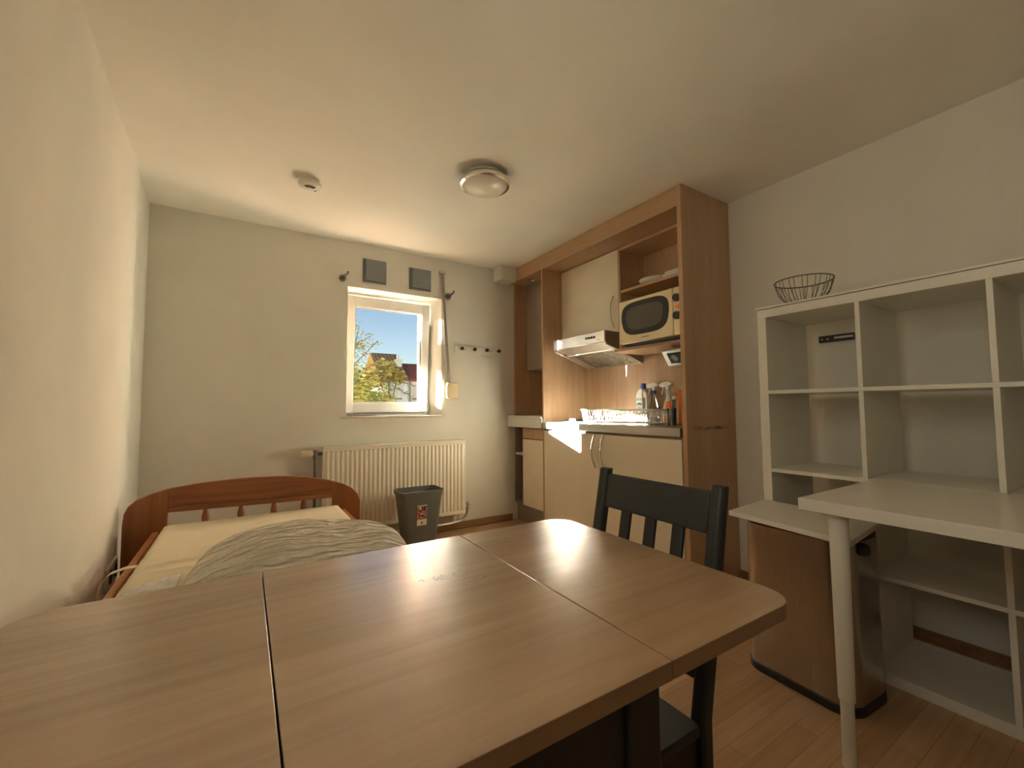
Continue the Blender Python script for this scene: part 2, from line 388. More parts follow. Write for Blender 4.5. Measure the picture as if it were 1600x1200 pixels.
# ------------------------------------------------------------------ window
bm = NB()
fx0, fx1, fz0, fz1 = .648, 1.357, .962, 1.930
def ringbox(bm, x0, x1, z0, z1, y0, y1, l, r, b, t):
    bx(bm, x0, x0+l, y0, y1, z0, z1); bx(bm, x1-r, x1, y0, y1, z0, z1)
    bx(bm, x0+l, x1-r, y0, y1, z0, z0+b); bx(bm, x0+l, x1-r, y0, y1, z1-t, z1)
ringbox(bm, fx0, fx1, fz0, fz1, WY, WY+.065, .035, .035, .035, .035)
win = struct('window_1', bm, M['pvc'], bevel=.003)
# sash, tilted a little into the room at its top
sash = []
bm = NB(); ringbox(bm, .664, 1.342, .985, 1.912, WY-.018, WY+.04, .060, .068, .085, .085)
sash.append(('sash', bm, M['pvc'], .004))
bm = NB(); bx(bm, .722, 1.276, WY+.012, WY+.018, 1.068, 1.829); sash.append(('pane', bm, M['glass'], 0))
bm = NB(); ringbox(bm, .722, 1.276, 1.068, 1.829, WY-.004, WY+.008, .006, .006, .006, .006); sash.append(('gasket', bm, M['black'], 0))
bm = NB(); bx(bm, .672, .694, WY-.030, WY-.018, 1.38, 1.45); bx(bm, .676, .690, WY-.055, WY-.030, 1.43, 1.45); bx(bm, .675, .691, WY-.062, WY-.048, 1.40, 1.53); sash.append(('handle', bm, M['pvc'], .003))
bm = NB(); cyl(bm, (1.346,WY-.022,1.00), (1.346,WY-.022,1.06), .008); sash.append(('hinge', bm, M['pvc'], 0))
rot = Matrix.Translation((0,WY,.985)) @ Matrix.Rotation(math.radians(3.2),4,'X') @ Matrix.Translation((0,-WY,-.985))
so = None
for nm, b_, mt, bv in sash:
    bmesh.ops.transform(b_, matrix=rot, verts=b_.verts)
    o = obj(nm, b_, mt, win if so is None else so, bevel=bv)
    if so is None: so = o
bm = NB(); bx(bm, .605, 1.425, D-.028, WY, .945, .962); obj('sill', bm, M['sill'], win, bevel=.004)
# added unseen window in the left wall, there to let in fill light
bm = NB()
for (y0,y1,z0,z1) in ((LWY0,LWY0+.06,LWZ0,LWZ1),(LWY1-.06,LWY1,LWZ0,LWZ1),(LWY0+.06,LWY1-.06,LWZ0,LWZ0+.06),(LWY0+.06,LWY1-.06,LWZ1-.06,LWZ1),((LWY0+LWY1)/2-.04,(LWY0+LWY1)/2+.04,LWZ0+.06,LWZ1-.06)): lwbox(bm, y0, y1, z0, z1, -.14, -.21)
w2 = struct('fill_window', bm, M['pvc'], bevel=.003)
bm = NB(); lwbox(bm, LWY0+.05, LWY1-.05, LWZ0+.05, LWZ1-.05, -.172, -.178); obj('pane', bm, M['glass'], w2)
# ------------------------------------------------------------------ back wall fittings
def vent(x0, x1, z0, z1, label):
    t = thing('vent_cover', label, 'vent', ((x0+x1)/2, D, z0), group=None)
    b = NB(); bx(b, x0, x1, D-.010, D, z0, z1); obj('frame', b, M['vent2'], t, bevel=.003)
    b = NB(); bx(b, x0+.018, x1-.006, D-.024, D-.010, z0+.018, z1-.006); obj('plate', b, M['vent'], t, bevel=.003)
vent(.745, .925, 1.994, 2.177, 'square dark grey vent plate above the window, the left of the pair')
vent(1.113, 1.298, 1.990, 2.168, 'square dark grey vent plate above the window, the right one beside the strap')
def hook(x, z, label):
    t = thing('curtain_hook', label, 'hook', (x, D, z))
    b = NB(); lathe(b, [(.026,0),(.026,.006),(.012,.012),(.010,.05),(.013,.055),(.0,.058)], (x,D,z), 20, (0,-1,0)); obj('wall_plate', b, M['darkmetal'], t, smooth=True)
    b = NB(); tube(b, [(x,D-.048,z-.004),(x+.012,D-.052,z+.012),(x+.026,D-.055,z+.022),(x+.030,D-.055,z+.040)], .008, 10); obj('cup', b, M['darkmetal'], t, smooth=True)
hook(.600, 2.000, 'small metal curtain rod holder left of the vent plates')
hook(1.455, 1.975, 'small metal curtain rod holder right of the window beside the strap')
t = thing('shutter_strap', 'grey shutter strap running down to a cream winder box right of the window', 'strap', (1.45, D, 1.10))
b = NB(); pts = [(1.398,D-.012,2.165),(1.402,D-.03,2.0),(1.416,D-.04,1.7),(1.440,D-.035,1.4),(1.452,D-.03,1.23)]
for i in range(len(pts)-1):
    p, q = pts[i], pts[i+1]
    w0 = .0115; w1 = .0115
    hexa(b, [(p[0]-w0,p[1]-.003,p[2]),(p[0]+w0,p[1]-.003,p[2]),(p[0]+w0,p[1],p[2]),(p[0]-w0,p[1],p[2]),(q[0]-w1,q[1]-.003,q[2]),(q[0]+w1,q[1]-.003,q[2]),(q[0]+w1,q[1],q[2]),(q[0]-w1,q[1],q[2])])
obj('strap', b, M['strap'], t)
b = NB(); bx(b, 1.372, 1.432, D-.022, D, 2.163, 2.180); obj('guide', b, M['steel'], t, bevel=.003)
b = NB(); prism(b, rrect(1.428,1.535,1.098,1.232,.02), 'y', D-.045, D); obj('winder_box', b, M['creampl'], t, bevel=.006)
t = thing('coat_rack', 'white coat rack board with four black knobs on the back wall', 'coat rack', (1.74, D, 1.50))
b = NB(); bx(b, 1.515, 1.975, D-.012, D, 1.490, 1.558); obj('board', b, M['wall'], t, bevel=.003)
for i in range(4):
    x = 1.568+.122*i
    b = NB(); lathe(b, [(.006,0),(.006,.02),(.013,.026),(.0165,.036),(.013,.046),(0,.05)], (x,D-.012,1.529), 20, (0,-1,0)); obj('peg', b, M['black'], t, smooth=True)
for x in (1.615, 1.865):
    b = NB(); lathe(b, [(.005,0),(.004,.002),(0,.0025)], (x,D-.012,1.526), 12, (0,-1,0)); obj('screw', b, M['pine'], t, smooth=True)
# radiator
t = thing('radiator', 'cream ribbed panel radiator under the window', 'radiator', (1.02, D-.06, .15))
b = NB(); x0, x1, z0, z1, yf = .472, 1.572, .150, .750, D-.105
n = 33; p = (x1-x0-.03)/n; prof = [(x0,yf+.004),(x0+.015,yf+.004)]
for i in range(n):
    xa = x0+.015+i*p; prof += [(xa+p*.14,yf+.004),(xa+p*.34,yf-.004),(xa+p*.66,yf-.004),(xa+p*.86,yf+.004)]
prof += [(x1,yf+.004),(x1,yf+.016),(x0,yf+.016)]
prism(b, prof, 'z', z0+.03, z1-.03)
for za in (z0, z1-.03): bx(b, x0, x1, yf-.001, yf+.016, za, za+.03)
obj('front_panel', b, M['rad'], t, bevel=.0015, ang=60)
b = NB(); bx(b, x0+.004, x1-.004, yf+.016, yf+.072, z0+.02, z1-.012); obj('body', b, M['rad'], t, bevel=.003)
b = NB(); bx(b, x0-.002, x1+.002, yf-.002, yf+.074, z1-.012, z1+.003); obj('top_grille', b, M['rad'], t, bevel=.002)
for xb in (.60, 1.44):
    b = NB(); bx(b, xb-.03, xb+.03, yf+.03, D-.002, z0-.015, z0+.02); obj('bracket', b, M['rad'], t, bevel=.002)
b = NB(); tube(b, [(x0,yf+.03,.705),(x0-.03,yf+.03,.705),(x0-.045,yf+.03,.705)], .012, 12); cyl(b, (x0-.045,yf+.03,.730), (x0-.045,yf+.03,.665), .015); tube(b, [(x0-.045,yf+.03,.67),(x0-.045,yf+.03,.0)], .010, 12); obj('supply_pipe', b, M['darkmetal'], t, smooth=True)
b = NB(); cyl(b, (x0-.060,yf+.03,.708), (x0-.078,yf+.03,.708), .017, .024); cyl(b, (x0-.078,yf+.03,.708), (x0-.135,yf+.03,.708), .024, .022, 24); obj('thermostat_head', b, M['creampl'], t, smooth=True)
b = NB(); tube(b, [(x1-.01,yf+.03,.19),(x1+.02,yf+.03,.195),(x1+.03,yf+.03,.18),(x1+.022,yf+.028,.13),(x1-.03,yf+.02,.09),(x1-.12,yf+.015,.082),(x0+.2,yf+.015,.082)], .009, 10); cyl(b, (x1+.03,yf+.03,.172), (x1+.03,yf+.03,.232), .013); obj('return_pipe', b, M['steel'], t, smooth=True)
# ------------------------------------------------------------------ ceiling lamp, smoke detector
t = thing('ceiling_lamp', 'round ceiling lamp with opal glass dome and polished metal ring', 'lamp', (1.090, 2.003, H))
cx, cy = 1.090, 2.003
b = NB(); lathe(b, [(.0,0),(.105,0),(.108,-.006),(.100,-.028),(.0,-.028)], (cx,cy,H), 48); obj('base', b, M['white'], t, smooth=True)
b = NB(); lathe(b, [(.118,-.022),(.134,-.026),(.140,-.040),(.136,-.052),(.122,-.055),(.122,-.024)], (cx,cy,H), 64); obj('ring', b, M['chrome'], t, smooth=True, ang=50)
b = NB(); lathe(b, [(.124,-.048),(.118,-.060),(.095,-.075),(.06,-.087),(.02,-.092),(.006,-.096),(0,-.097)], (cx,cy,H), 64); obj('dome', b, M['opal'], t, smooth=True, ang=80)
cx, cy = .277, 2.535
t = thing('smoke_detector', 'round white smoke detector on the ceiling left of the lamp', 'smoke detector', (cx,cy,H))
b = NB(); lathe(b, [(0,0),(.050,0),(.050,-.010),(.044,-.014),(.044,-.018),(0,-.018)], (cx,cy,H), 40); obj('base', b, M['white'], t, smooth=True)
b = NB(); lathe(b, [(.040,-.018),(.058,-.020),(.060,-.026),(.055,-.038),(.034,-.047),(.012,-.050),(0,-.050)], (cx,cy,H), 40); cov = obj('cover', b, M['white'], t, smooth=True)
b = NB()
for i in range(9):
    a = -1.05+i*.26; r0, r1 = .014, .034
    d = Vector((math.cos(a-1.6), math.sin(a-1.6), 0)); q = Vector((-d.y, d.x, 0))*.0022
    c0 = Vector((cx,cy,H-.0502)); hexa(b, [tuple(c0+d*r0-q+Vector((0,0,-.0012))),tuple(c0+d*r1-q+Vector((0,0,.0022))),tuple(c0+d*r1+q+Vector((0,0,.0022))),tuple(c0+d*r0+q+Vector((0,0,-.0012))),tuple(c0+d*r0-q+Vector((0,0,.003))),tuple(c0+d*r1-q+Vector((0,0,.006))),tuple(c0+d*r1+q+Vector((0,0,.006))),tuple(c0+d*r0+q+Vector((0,0,.003)))])
obj('grille', b, M['black'], cov)
b = NB(); cyl(b, (cx+.030,cy+.022,H-.044), (cx+.030,cy+.022,H-.049), .005, seg=14); obj('indicator', b, M['darkmetal'], cov)
# ------------------------------------------------------------------ bed
BY = 2.76; BE = .98
t = thing('single_bed', 'reddish pine single bed with arched headboard along the left wall', 'bed', (.07, 1.87, 0))
arc = [(-.487,.46),(-.482,.515),(-.468,.550),(-.44,.577),(-.38,.604),(-.32,.620),(-.2,.636),(-.05,.644),(.063,.645),(.2,.638),(.32,.622),(.44,.594),(.52,.565),(.57,.535),(.605,.497),(.620,.455)]
def arcz(x):
    for (a,za),(b_,zb) in zip(arc, arc[1:]):
        if a <= x <= b_: return za+(zb-za)*(x-a)/(b_-a)
    return .45
L0, L1 = -.314, .459
b = NB(); prism(b, [p_ for p_ in arc if p_[0] < L0]+[(L0,arcz(L0)),(L0,.0),(-.487,.0)], 'y', BY, BY+.028); obj('head_post', b, M['pinez'], t, bevel=.004, ang=50)
b = NB(); prism(b, [(L1,.0),(L1,arcz(L1))]+[p_ for p_ in arc if p_[0] > L1]+[(.620,.0)], 'y', BY, BY+.028); obj('head_post', b, M['pinez'], t, bevel=.004, ang=50)
b = NB(); prism(b, [(L0,arcz(L0))]+[p_ for p_ in arc if L0 < p_[0] < L1]+[(L1,arcz(L1)),(L1,.515),(L0,.530)], 'y', BY, BY+.028); obj('head_rail', b, M['pine'], t, bevel=.003, ang=50)
b = NB(); hexa(b, [(L0,BY-.004,.503),(L1,BY-.004,.488),(L1,BY+.03,.488),(L0,BY+.03,.503),(L0,BY-.004,.530),(L1,BY-.004,.515),(L1,BY+.03,.515),(L0,BY+.03,.530)]); obj('rail_moulding', b, M['pine'], t, bevel=.005)
b = NB(); bx(b, L0, L1, BY+.002, BY+.026, .22, .30); obj('lower_rail', b, M['pine'], t, bevel=.003)
for x in (-.160, -.003, .153, .305):
    b = NB(); lathe(b, [(.010,.295),(.014,.33),(.017,.37),(.013,.41),(.016,.44),(.017,.462),(.011,.485),(.009,.505)], (x,BY+.014,0), 14); obj('spindle', b, M['pinez'], t, smooth=True)
b = NB(); bx(b, -.372, -.348, BE, BY, .22, .415); obj('side_rail', b, M['piney'], t, bevel=.004)
b = NB(); bx(b, .508, .532, BE, BY, .22, .415); obj('side_rail', b, M['piney'], t, bevel=.004)
b = NB(); bx(b, -.372, .532, BE-.026, BE, .0, .42); obj('foot_board', b, M['pine'], t, bevel=.004)
b = NB()
for i in range(12): bx(b, -.346, .506, BE+.05+i*.14, BE+.12+i*.14, .272, .29)
obj('slats', b, M['piney'], t)
# mattress in a fitted sheet, with wrinkles
def wr(x, y, a, sx, sy, seed): return a*mnoise.noise(Vector((x*sx, y*sy, seed)))
t = thing('mattress', 'mattress in a cream fitted sheet lying on the pine bed', 'mattress', (.08, 1.85, .29))
b = NB()
nx, ny = 60, 120; X0, X1, Y0, Y1, Z0, Z1 = -.334, .498, BE+.01, BY-.022, .291, .452
grid = {}
for i in range(nx+1):
    for j in range(ny+1):
        u = i/nx; v = j/ny; x = X0+(X1-X0)*u; y = Y0+(Y1-Y0)*v
        ed = min(u*(X1-X0), (1-u)*(X1-X0), v*(Y1-Y0), (1-v)*(Y1-Y0)); r = .035
        z = Z1-(r-math.sqrt(max(0,r*r-(r-ed)**2)) if ed < r else 0)
        k = max(0,min(1,(2.45-y)/.6))
        z += k*(wr(x,y,.010,2.2,26,1.3)+wr(x,y,.004,5,60,4.1)) + wr(x,y,.004,3,4,8.8)
        grid[i,j] = b.verts.new((x,y,z))
for i in range(nx):
    for j in range(ny): b.faces.new((grid[i,j],grid[i+1,j],grid[i+1,j+1],grid[i,j+1]))
per = [(i,0) for i in range(nx)]+[(nx,j) for j in range(ny)]+[(i,ny) for i in range(nx,0,-1)]+[(0,j) for j in range(ny,0,-1)]
low = [b.verts.new((grid[q].co.x,grid[q].co.y,Z0)) for q in per]
for i in range(len(per)):
    j = (i+1) % len(per); b.faces.new((grid[per[i]],low[i],low[j],grid[per[j]]))
b.faces.new(low)
obj('sheet_cover', b, M['cloth'], t, smooth=True, ang=60)
b = NB(); pts = [(-.318,2.07,.452),(-.350,2.06,.455),(-.385,2.045,.448),(-.405,2.03,.425),(-.412,2.02,.39),(-.405,2.02,.36)]
for p, q in zip(pts, pts[1:]):
    hexa(b, [(p[0],p[1]-.014,p[2]-.003),(q[0],q[1]-.014,q[2]-.003),(q[0],q[1]+.014,q[2]-.003),(p[0],p[1]+.014,p[2]-.003),(p[0],p[1]-.014,p[2]),(q[0],q[1]-.014,q[2]),(q[0],q[1]+.014,q[2]),(p[0],p[1]+.014,p[2])])
obj('strap', b, M['cloth'], t)
# puffy crinkled quilt bundle
def superpoint(th, ph, e1, e2):
    f = lambda w, e: math.copysign(abs(w)**e, w)
    return f(math.cos(ph),e1)*f(math.cos(th),e2), f(math.cos(ph),e1)*f(math.sin(th),e2), f(math.sin(ph),e1)
b = NB(); nu, nv = 260, 130; rows = []
ca, sa = math.cos(-.10), math.sin(-.10)
for j in range(nv+1):
    ph = -PI/2+PI*j/nv; row = []
    for i in range(nu):
        th = 2*PI*i/nu; X, Y, Z = superpoint(th, ph, .85, .72)
        x = X*.335; y = Y*.40; z = Z*(.112 if Z > 0 else .015)
        w = .0035*math.sin(y*125+6*mnoise.noise(Vector((x*5,y*9,2)))+2.5*mnoise.noise(Vector((x*14,y*20,5))))+.016*mnoise.noise(Vector((x*4.5,y*6,9)))+.006*mnoise.noise(Vector((x*9,y*34,3)))
        if Z > -.05: z += w*min(1,(Z+.05)*4)
        x2 = x*ca-y*sa; y2 = x*sa+y*ca
        lift = .0
        row.append(b.verts.new(((.192+x2), 1.63+y2, .482+z+(lift if Z > 0 else 0)*max(0,Z))))
    rows.append(row)
for j in range(nv):
    for i in range(nu):
        k = (i+1) % nu
        if j == 0: f = (rows[0][0], rows[1][k], rows[1][i])
        elif j == nv-1: f = (rows[j][i], rows[j][k], rows[nv][0])
        else: f = (rows[j][i], rows[j][k], rows[j+1][k], rows[j+1][i])
        b.faces.new(f)
for r_ in (rows[0][1:], rows[nv][1:]):
    for v in r_: b.verts.remove(v)
tag(obj('quilt', b, M['quilt'], None, smooth=True, ang=180), 'puffy crinkled off white quilt bundled on the bed', 'quilt')
b = NB(); g = {}
for i in range(31):
    for j in range(21):
        x = -.30+.13*i/30; y = 1.62+.13*j/20+.10*i/30
        hgt = .0045+.022*abs(mnoise.noise(Vector((x*16,y*20,3.3))))+.012*abs(mnoise.noise(Vector((x*40,y*40,1))))
        ed = min(i,30-i,j,20-j)/4; g[i,j] = b.verts.new((x,y,.464+hgt*min(1,ed)))
for i in range(30):
    for j in range(20): b.faces.new((g[i,j],g[i+1,j],g[i+1,j+1],g[i,j+1]))
o = tag(obj('crumpled_sheet', b, M['sheetwhite'], None, smooth=True, ang=180), 'small crumpled white cloth on the mattress left of the quilt', 'cloth')
sm = o.modifiers.new('thick','SOLIDIFY'); sm.thickness = .003
# wall socket beside the bed
ys = 2.64; xs = lw(ys)
t = thing('wall_socket', 'pale double wall socket low on the left wall beside the bed', 'socket', (xs, ys, .30))
def onwall(bm, y0, y1, z0, z1, d0, d1):
    pts = []
    for z in (z0, z1):
        for (d, y) in ((d0,y0),(d1,y0),(d1,y1),(d0,y1)): pts.append((lw(y)+d, y, z))
    hexa(bm, pts)
b = NB(); onwall(b, ys-.13, ys+.09, .235, .335, 0, .012); pl_ = obj('plate', b, M['socket'], t, bevel=.004)
for dy in (-.075, .035):
    b = NB(); lathe(b, [(.030,0),(.030,.003),(.022,.0035),(.021,.001),(0,.001)], (lw(ys+dy)+.012,ys+dy,.285), 24, (1,.04,0)); obj('outlet', b, M['fabric'], pl_, smooth=True)
# waste bin
t = thing('waste_bin', 'grey plastic waste bin with a sticker in front of the radiator', 'bin', (1.05, 2.99, 0))
b = NB()
def bin_ring(z, inset, y0=2.89, y1=3.10, xa=.924, xb=1.236):
    k = .055*(1-z/.46)+inset
    return [b.verts.new((p[0],p[1],z)) for p in rrect(xa+k,xb-k,y0+k*.6,y1-k*.6,.030,6)]
rs = [bin_ring(0,0), bin_ring(.407,0), bin_ring(.407,-.006), bin_ring(.436,-.007), bin_ring(.438,.0), bin_ring(.02,.004)]
for a, c in zip(rs, rs[1:]):
    for i in range(len(a)):
        j = (i+1) % len(a); b.faces.new((a[i],a[j],c[j],c[i]))
b.faces.new(rs[0]); b.faces.new(rs[-1])
bo = obj('body', b, M['grey'], t, smooth=True, ang=40)
def binface(x, z): k = .055*(1-z/.46); return 2.89+k*.6-.001
b = NB(); c_ = [(1.037,.200),(1.107,.200),(1.107,.340),(1.037,.340)]
hexa(b, [(x,binface(x,z)-.0008,z) for x, z in c_[:2]]+[(x,binface(x,z)+.001,z) for x, z in c_[1::-1]]+[(x,binface(x,z)-.0008,z) for x, z in ((1.037,.340),(1.107,.340))]+[(x,binface(x,z)+.001,z) for x, z in ((1.107,.340),(1.037,.340))])
st = obj('sticker', b, M['white'], bo)
b = NB(); x0, x1, z0, z1 = 1.038, 1.106, .242, .333
hexa(b, [(x0,binface(0,z0)-.0014,z0),(x1,binface(0,z0)-.0014,z0),(x1,binface(0,z0),z0),(x0,binface(0,z0),z0),(x0,binface(0,z1)-.0014,z1),(x1,binface(0,z1)-.0014,z1),(x1,binface(0,z1),z1),(x0,binface(0,z1),z1)])
obj('picture', b, M['sticker'], st)
b = NB(); bx(b, 1.065, 1.080, binface(0,.217)-.0014, binface(0,.217), .211, .231); obj('print', b, M['pinez'], st)
# ------------------------------------------------------------------ dining table
t = thing('dining_table', 'beech topped drop leaf dining table with black base in the foreground', 'table', (.23, .63, 0))
TZ0, TZ1 = .697, .720; TY0, TY1 = .341, .932; TX0, TX1 = -.288, .742; SA, SB = .0345, .437
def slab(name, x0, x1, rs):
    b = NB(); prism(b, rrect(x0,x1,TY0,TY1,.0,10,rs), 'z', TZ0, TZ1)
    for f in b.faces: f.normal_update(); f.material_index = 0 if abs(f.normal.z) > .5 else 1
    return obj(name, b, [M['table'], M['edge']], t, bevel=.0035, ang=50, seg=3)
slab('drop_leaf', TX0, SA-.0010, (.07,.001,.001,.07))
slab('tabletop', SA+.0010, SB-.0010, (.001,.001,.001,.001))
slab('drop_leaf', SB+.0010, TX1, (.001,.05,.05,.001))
b = NB(); bx(b, SA+.0010-.006, SB+.006, TY0+.02, TY1-.02, TZ0-.004, TZ0-.0005); obj('hinge_strip', b, M['steel'], t)
for (x, y) in ((.381,.358),(.381,.862),(.040,.358),(.040,.862)):
    b = NB(); bx(b, x, x+.053, y, y+.052, 0, TZ0-.004); obj('leg', b, M['ebony'], t, bevel=.003)
b = NB(); bx(b, .093, .381, .366, .388, .585, TZ0-.004); obj('apron', b, M['ebony'], t, bevel=.002)
b = NB(); bx(b, .093, .381, .884, .906, .585, TZ0-.004); obj('apron', b, M['ebony'], t, bevel=.002)
b = NB(); bx(b, .048, .070, .410, .862, .60, TZ0-.004); obj('apron', b, M['ebony'], t, bevel=.002)
b = NB(); bx(b, .404, .426, .410, .862, .60, TZ0-.004); obj('apron', b, M['ebony'], t, bevel=.002)
# chair at the right end
def make_chair():
    t = thing('dining_chair', 'black wooden slat back chair at the right end of the table', 'chair', (.6, .735, 0))
    ya, yb = .543, .922; zt = .845; pw = .033
    def px(z):                               # front face of the back posts leans back above the seat
        return .783+max(0,(z-.39))*.205+max(0,(.39-z))*.02
    for y0 in (ya, yb-pw):
        b = NB(); zs = [0,.2,.39,.5,.62,.74,zt]; rings = []
        for z in zs:
            dx = .031-.008*abs(z-.45)/.45; x = px(z)
            rings.append([b.verts.new(q) for q in ((x,y0+.006,z),(x+.006,y0,z),(x+dx,y0,z),(x+dx,y0+pw,z),(x+.006,y0+pw,z),(x,y0+pw-.006,z))])
        for a, c in zip(rings, rings[1:]):
            for i in range(6):
                j = (i+1) % 6; b.faces.new((a[i],a[j],c[j],c[i]))
        b.faces.new(rings[0]); b.faces.new(rings[-1])
        obj('back_post', b, M['chair'], t, bevel=.002, ang=30)
    def lean(b, z0, z1, y0, y1, off, th):
        hexa(b, [(px(z0)+off,y0,z0),(px(z0)+off+th,y0,z0),(px(z0)+off+th,y1,z0),(px(z0)+off,y1,z0),(px(z1)+off,y0,z1),(px(z1)+off+th,y0,z1),(px(z1)+off+th,y1,z1),(px(z1)+off,y1,z1)])
    b = NB(); lean(b, .742, .830, ya+pw, yb-pw, .006, .018); obj('top_rail', b, M['chair'], t, bevel=.003)
    b = NB(); lean(b, .455, .490, ya+pw, yb-pw, .006, .018); obj('lower_rail', b, M['chair'], t, bevel=.003)
    for yc in (.652, .7325, .813):
        b = NB(); lean(b, .489, .743, yc-.015, yc+.015, .009, .012); obj('slat', b, M['chair'], t, bevel=.002)
    b = NB(); prism(b, rrect(.445,.782,ya,yb,.015,4), 'z', .370, .390); obj('seat', b, M['chair'], t, bevel=.004)
    for y0 in (ya+.012, yb-pw-.004):
        b = NB(); bx(b, .452, .484, y0, y0+.032, 0, .369); obj('front_leg', b, M['chair'], t, bevel=.003)
        b = NB(); bx(b, .484, .784, y0+.006, y0+.026, .150, .172); obj('stretcher', b, M['chair'], t, bevel=.002)
        b = NB(); bx(b, .484, .784, y0+.004, y0+.024, .300, .369); obj('side_rail', b, M['chair'], t, bevel=.002)
    b = NB(); bx(b, .458, .476, ya+.044, yb-.036, .310, .369); obj('seat_rail', b, M['chair'], t, bevel=.002)
    return t
make_chair()
# fabric pouf under the table
b = NB(); R_ = []
for z, k in ((.0,.0),(.10,-.006),(.30,.0),(.40,.012),(.425,.03),(.432,.06)):
    R_.append([b.verts.new((p[0],p[1],z)) for p in rrect(.08+k,.345-k,.46+k,.80-k,.03,5)])
for a, c in zip(R_, R_[1:]):
    for i in range(len(a)):
        j = (i+1) % len(a); b.faces.new((a[i],a[j],c[j],c[i]))
b.faces.new(R_[0]); b.faces.new(R_[-1])
tag(obj('pouf', b, M['fabric'], None, smooth=True, ang=50), 'dark grey fabric pouf tucked under the dining table', 'pouf')
# ------------------------------------------------------------------ kitchen
KF = 2.07; KB = 2.52; PY0, PY1 = 1.478, 1.506; LY0, LY1 = 2.812, 2.830; SZ = 2.17
t = thing('kitchen_surround', 'beech kitchen alcove with tall side panels, back board and top fascia', 'kitchen cabinet', (2.3, 2.3, 0))
b = NB(); bx(b, KF-.006, W-.004, PY0, PY1, 0, H-.003); obj('side_panel', b, M['beechscuff'], t, bevel=.0015)
b = NB(); bx(b, KF, KB, LY0, LY1, 0, SZ); obj('side_panel', b, M['beech'], t, bevel=.0015)
b = NB(); bx(b, KB, KB+.016, PY1, D-.004, 0, SZ); obj('back_board', b, M['beech'], t)
b = NB(); bx(b, KF-.004, KF+.018, PY1, D-.003, SZ-.002, H-.003); obj('fascia', b, M['beechy'], t, bevel=.0015)
b = NB(); bx(b, KF+.018, KB+.016, PY1, D-.003, SZ, SZ+.018); obj('soffit', b, M['beechy'], t)
b = NB(); lathe(b, [(.034,0),(.036,-.004),(.026,-.006),(.024,-.001),(0,-.001)], (2.16,3.10,SZ), 28); obj('spotlight', b, M['chrome'], t, smooth=True)
def bow_handle(p, name, parent, zc, y, x, h=.19, mat='steel'):
    b = NB(); pts = []
    for i in range(17):
        s = -1+2*i/16; pts.append((x-.004-.032*(1-s*s), y, zc+s*h/2))
    tube(b, pts, .0045, 8)
    for s in (-1, 1): cyl(b, (x,y,zc+s*h/2), (x-.006,y,zc+s*h/2), .007, seg=12)
    obj(name, b, M[mat], parent, smooth=True)
# base cabinet
t = thing('base_cabinet', 'cream two door base cabinet under the steel worktop', 'cabinet', (2.3, 2.15, 0))
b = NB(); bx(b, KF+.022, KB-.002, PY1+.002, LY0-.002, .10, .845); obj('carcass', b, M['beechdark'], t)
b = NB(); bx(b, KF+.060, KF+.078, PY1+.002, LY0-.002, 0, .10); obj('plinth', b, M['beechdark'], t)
SP = 2.181
b = NB(); bx(b, KF, KF+.019, SP+.0015, LY0-.003, .09, .832); dL = obj('door', b, M['cream'], t, bevel=.0015)
b = NB(); bx(b, KF, KF+.019, PY1+.014, SP-.0015, .09, .832); dR = obj('door', b, M['cream'], t, bevel=.0015)
bow_handle(None, 'handle', dL, .715, SP+.034, KF, .22); bow_handle(None, 'handle', dR, .722, SP-.054, KF, .22)
# worktop with hob
t = thing('worktop', 'steel kitchen worktop with shiny rolled front edge', 'worktop', (2.3, 2.15, .848))
b = NB(); bx(b, KF-.014, KB-.002, PY1+.012, LY0-.001, .848, .900); obj('slab', b, M['brushedy'], t, bevel=.004)
b = NB(); bx(b, 2.16, 2.44, 2.46, 2.76, .900, .908)
hb = obj('hob', b, M['steel'], t, bevel=.003)
for y in (2.55, 2.68):
    b = NB(); lathe(b, [(.055,.908),(.055,.914),(.045,.917),(0,.917)], (2.33,y,0), 28); obj('hotplate', b, M['black'], hb, smooth=True)
for y in (2.585, 2.635):
    b = NB(); lathe(b, [(.016,.908),(.014,.930),(0,.931)], (2.20,y,0), 18); obj('knob', b, M['socket'], hb, smooth=True)
# cooker hood
HX = 2.13; HY0, HY1 = 2.158, 2.742
t = thing('cooker_hood', 'steel cooker hood with four black buttons under the cream wall cabinet', 'cooker hood', (2.3, 2.45, 1.4))
b = NB(); prism(b, [(HX,1.480),(HX+.012,1.470),(KB-.002,1.345),(KB-.002,1.50),(2.29,1.556),(HX,1.562)], 'y', HY0, HY1); hood = obj('body', b, M['hoodsteel'], t, bevel=.002)
b = NB(); bx(b, HX-.005, HX, HY0+.004, HY1-.004, 1.484, 1.559); cp = obj('control_panel', b, M['steel'], t, bevel=.0015)
for y in (2.262, 2.290, 2.318, 2.346):
    b = NB(); lathe(b, [(.009,0),(.009,.006),(.006,.008),(0,.008)], (HX-.005,y,1.524), 16, (-1,0,0)); obj('button', b, M['black'], cp, smooth=True)
b = NB()
for (yy, zz, l) in ((2.22,1.500,.040),): bx(b, HX-.0056, HX-.005, yy-l/2, yy+l/2, zz-.0016, zz+.0016)
obj('print', b, M['darkmetal'], cp)
def under(x): return 1.470+(x-HX-.012)/(KB-.002-HX-.012)*(1.345-1.470)
def upan(name, x0, x1, y0, y1, th, mat, par):
    b = NB(); hexa(b, [(x0,y0,under(x0)-th),(x1,y0,under(x1)-th),(x1,y1,under(x1)-th),(x0,y1,under(x0)-th),(x0,y0,under(x0)+.001),(x1,y0,under(x1)+.001),(x1,y1,under(x1)+.001),(x0,y1,under(x0)+.001)]); return obj(name, b, mat, par, bevel=.001)
upan('filter', HX+.115, KB-.02, HY0+.03, HY1-.09, .003, M['filter'], t)
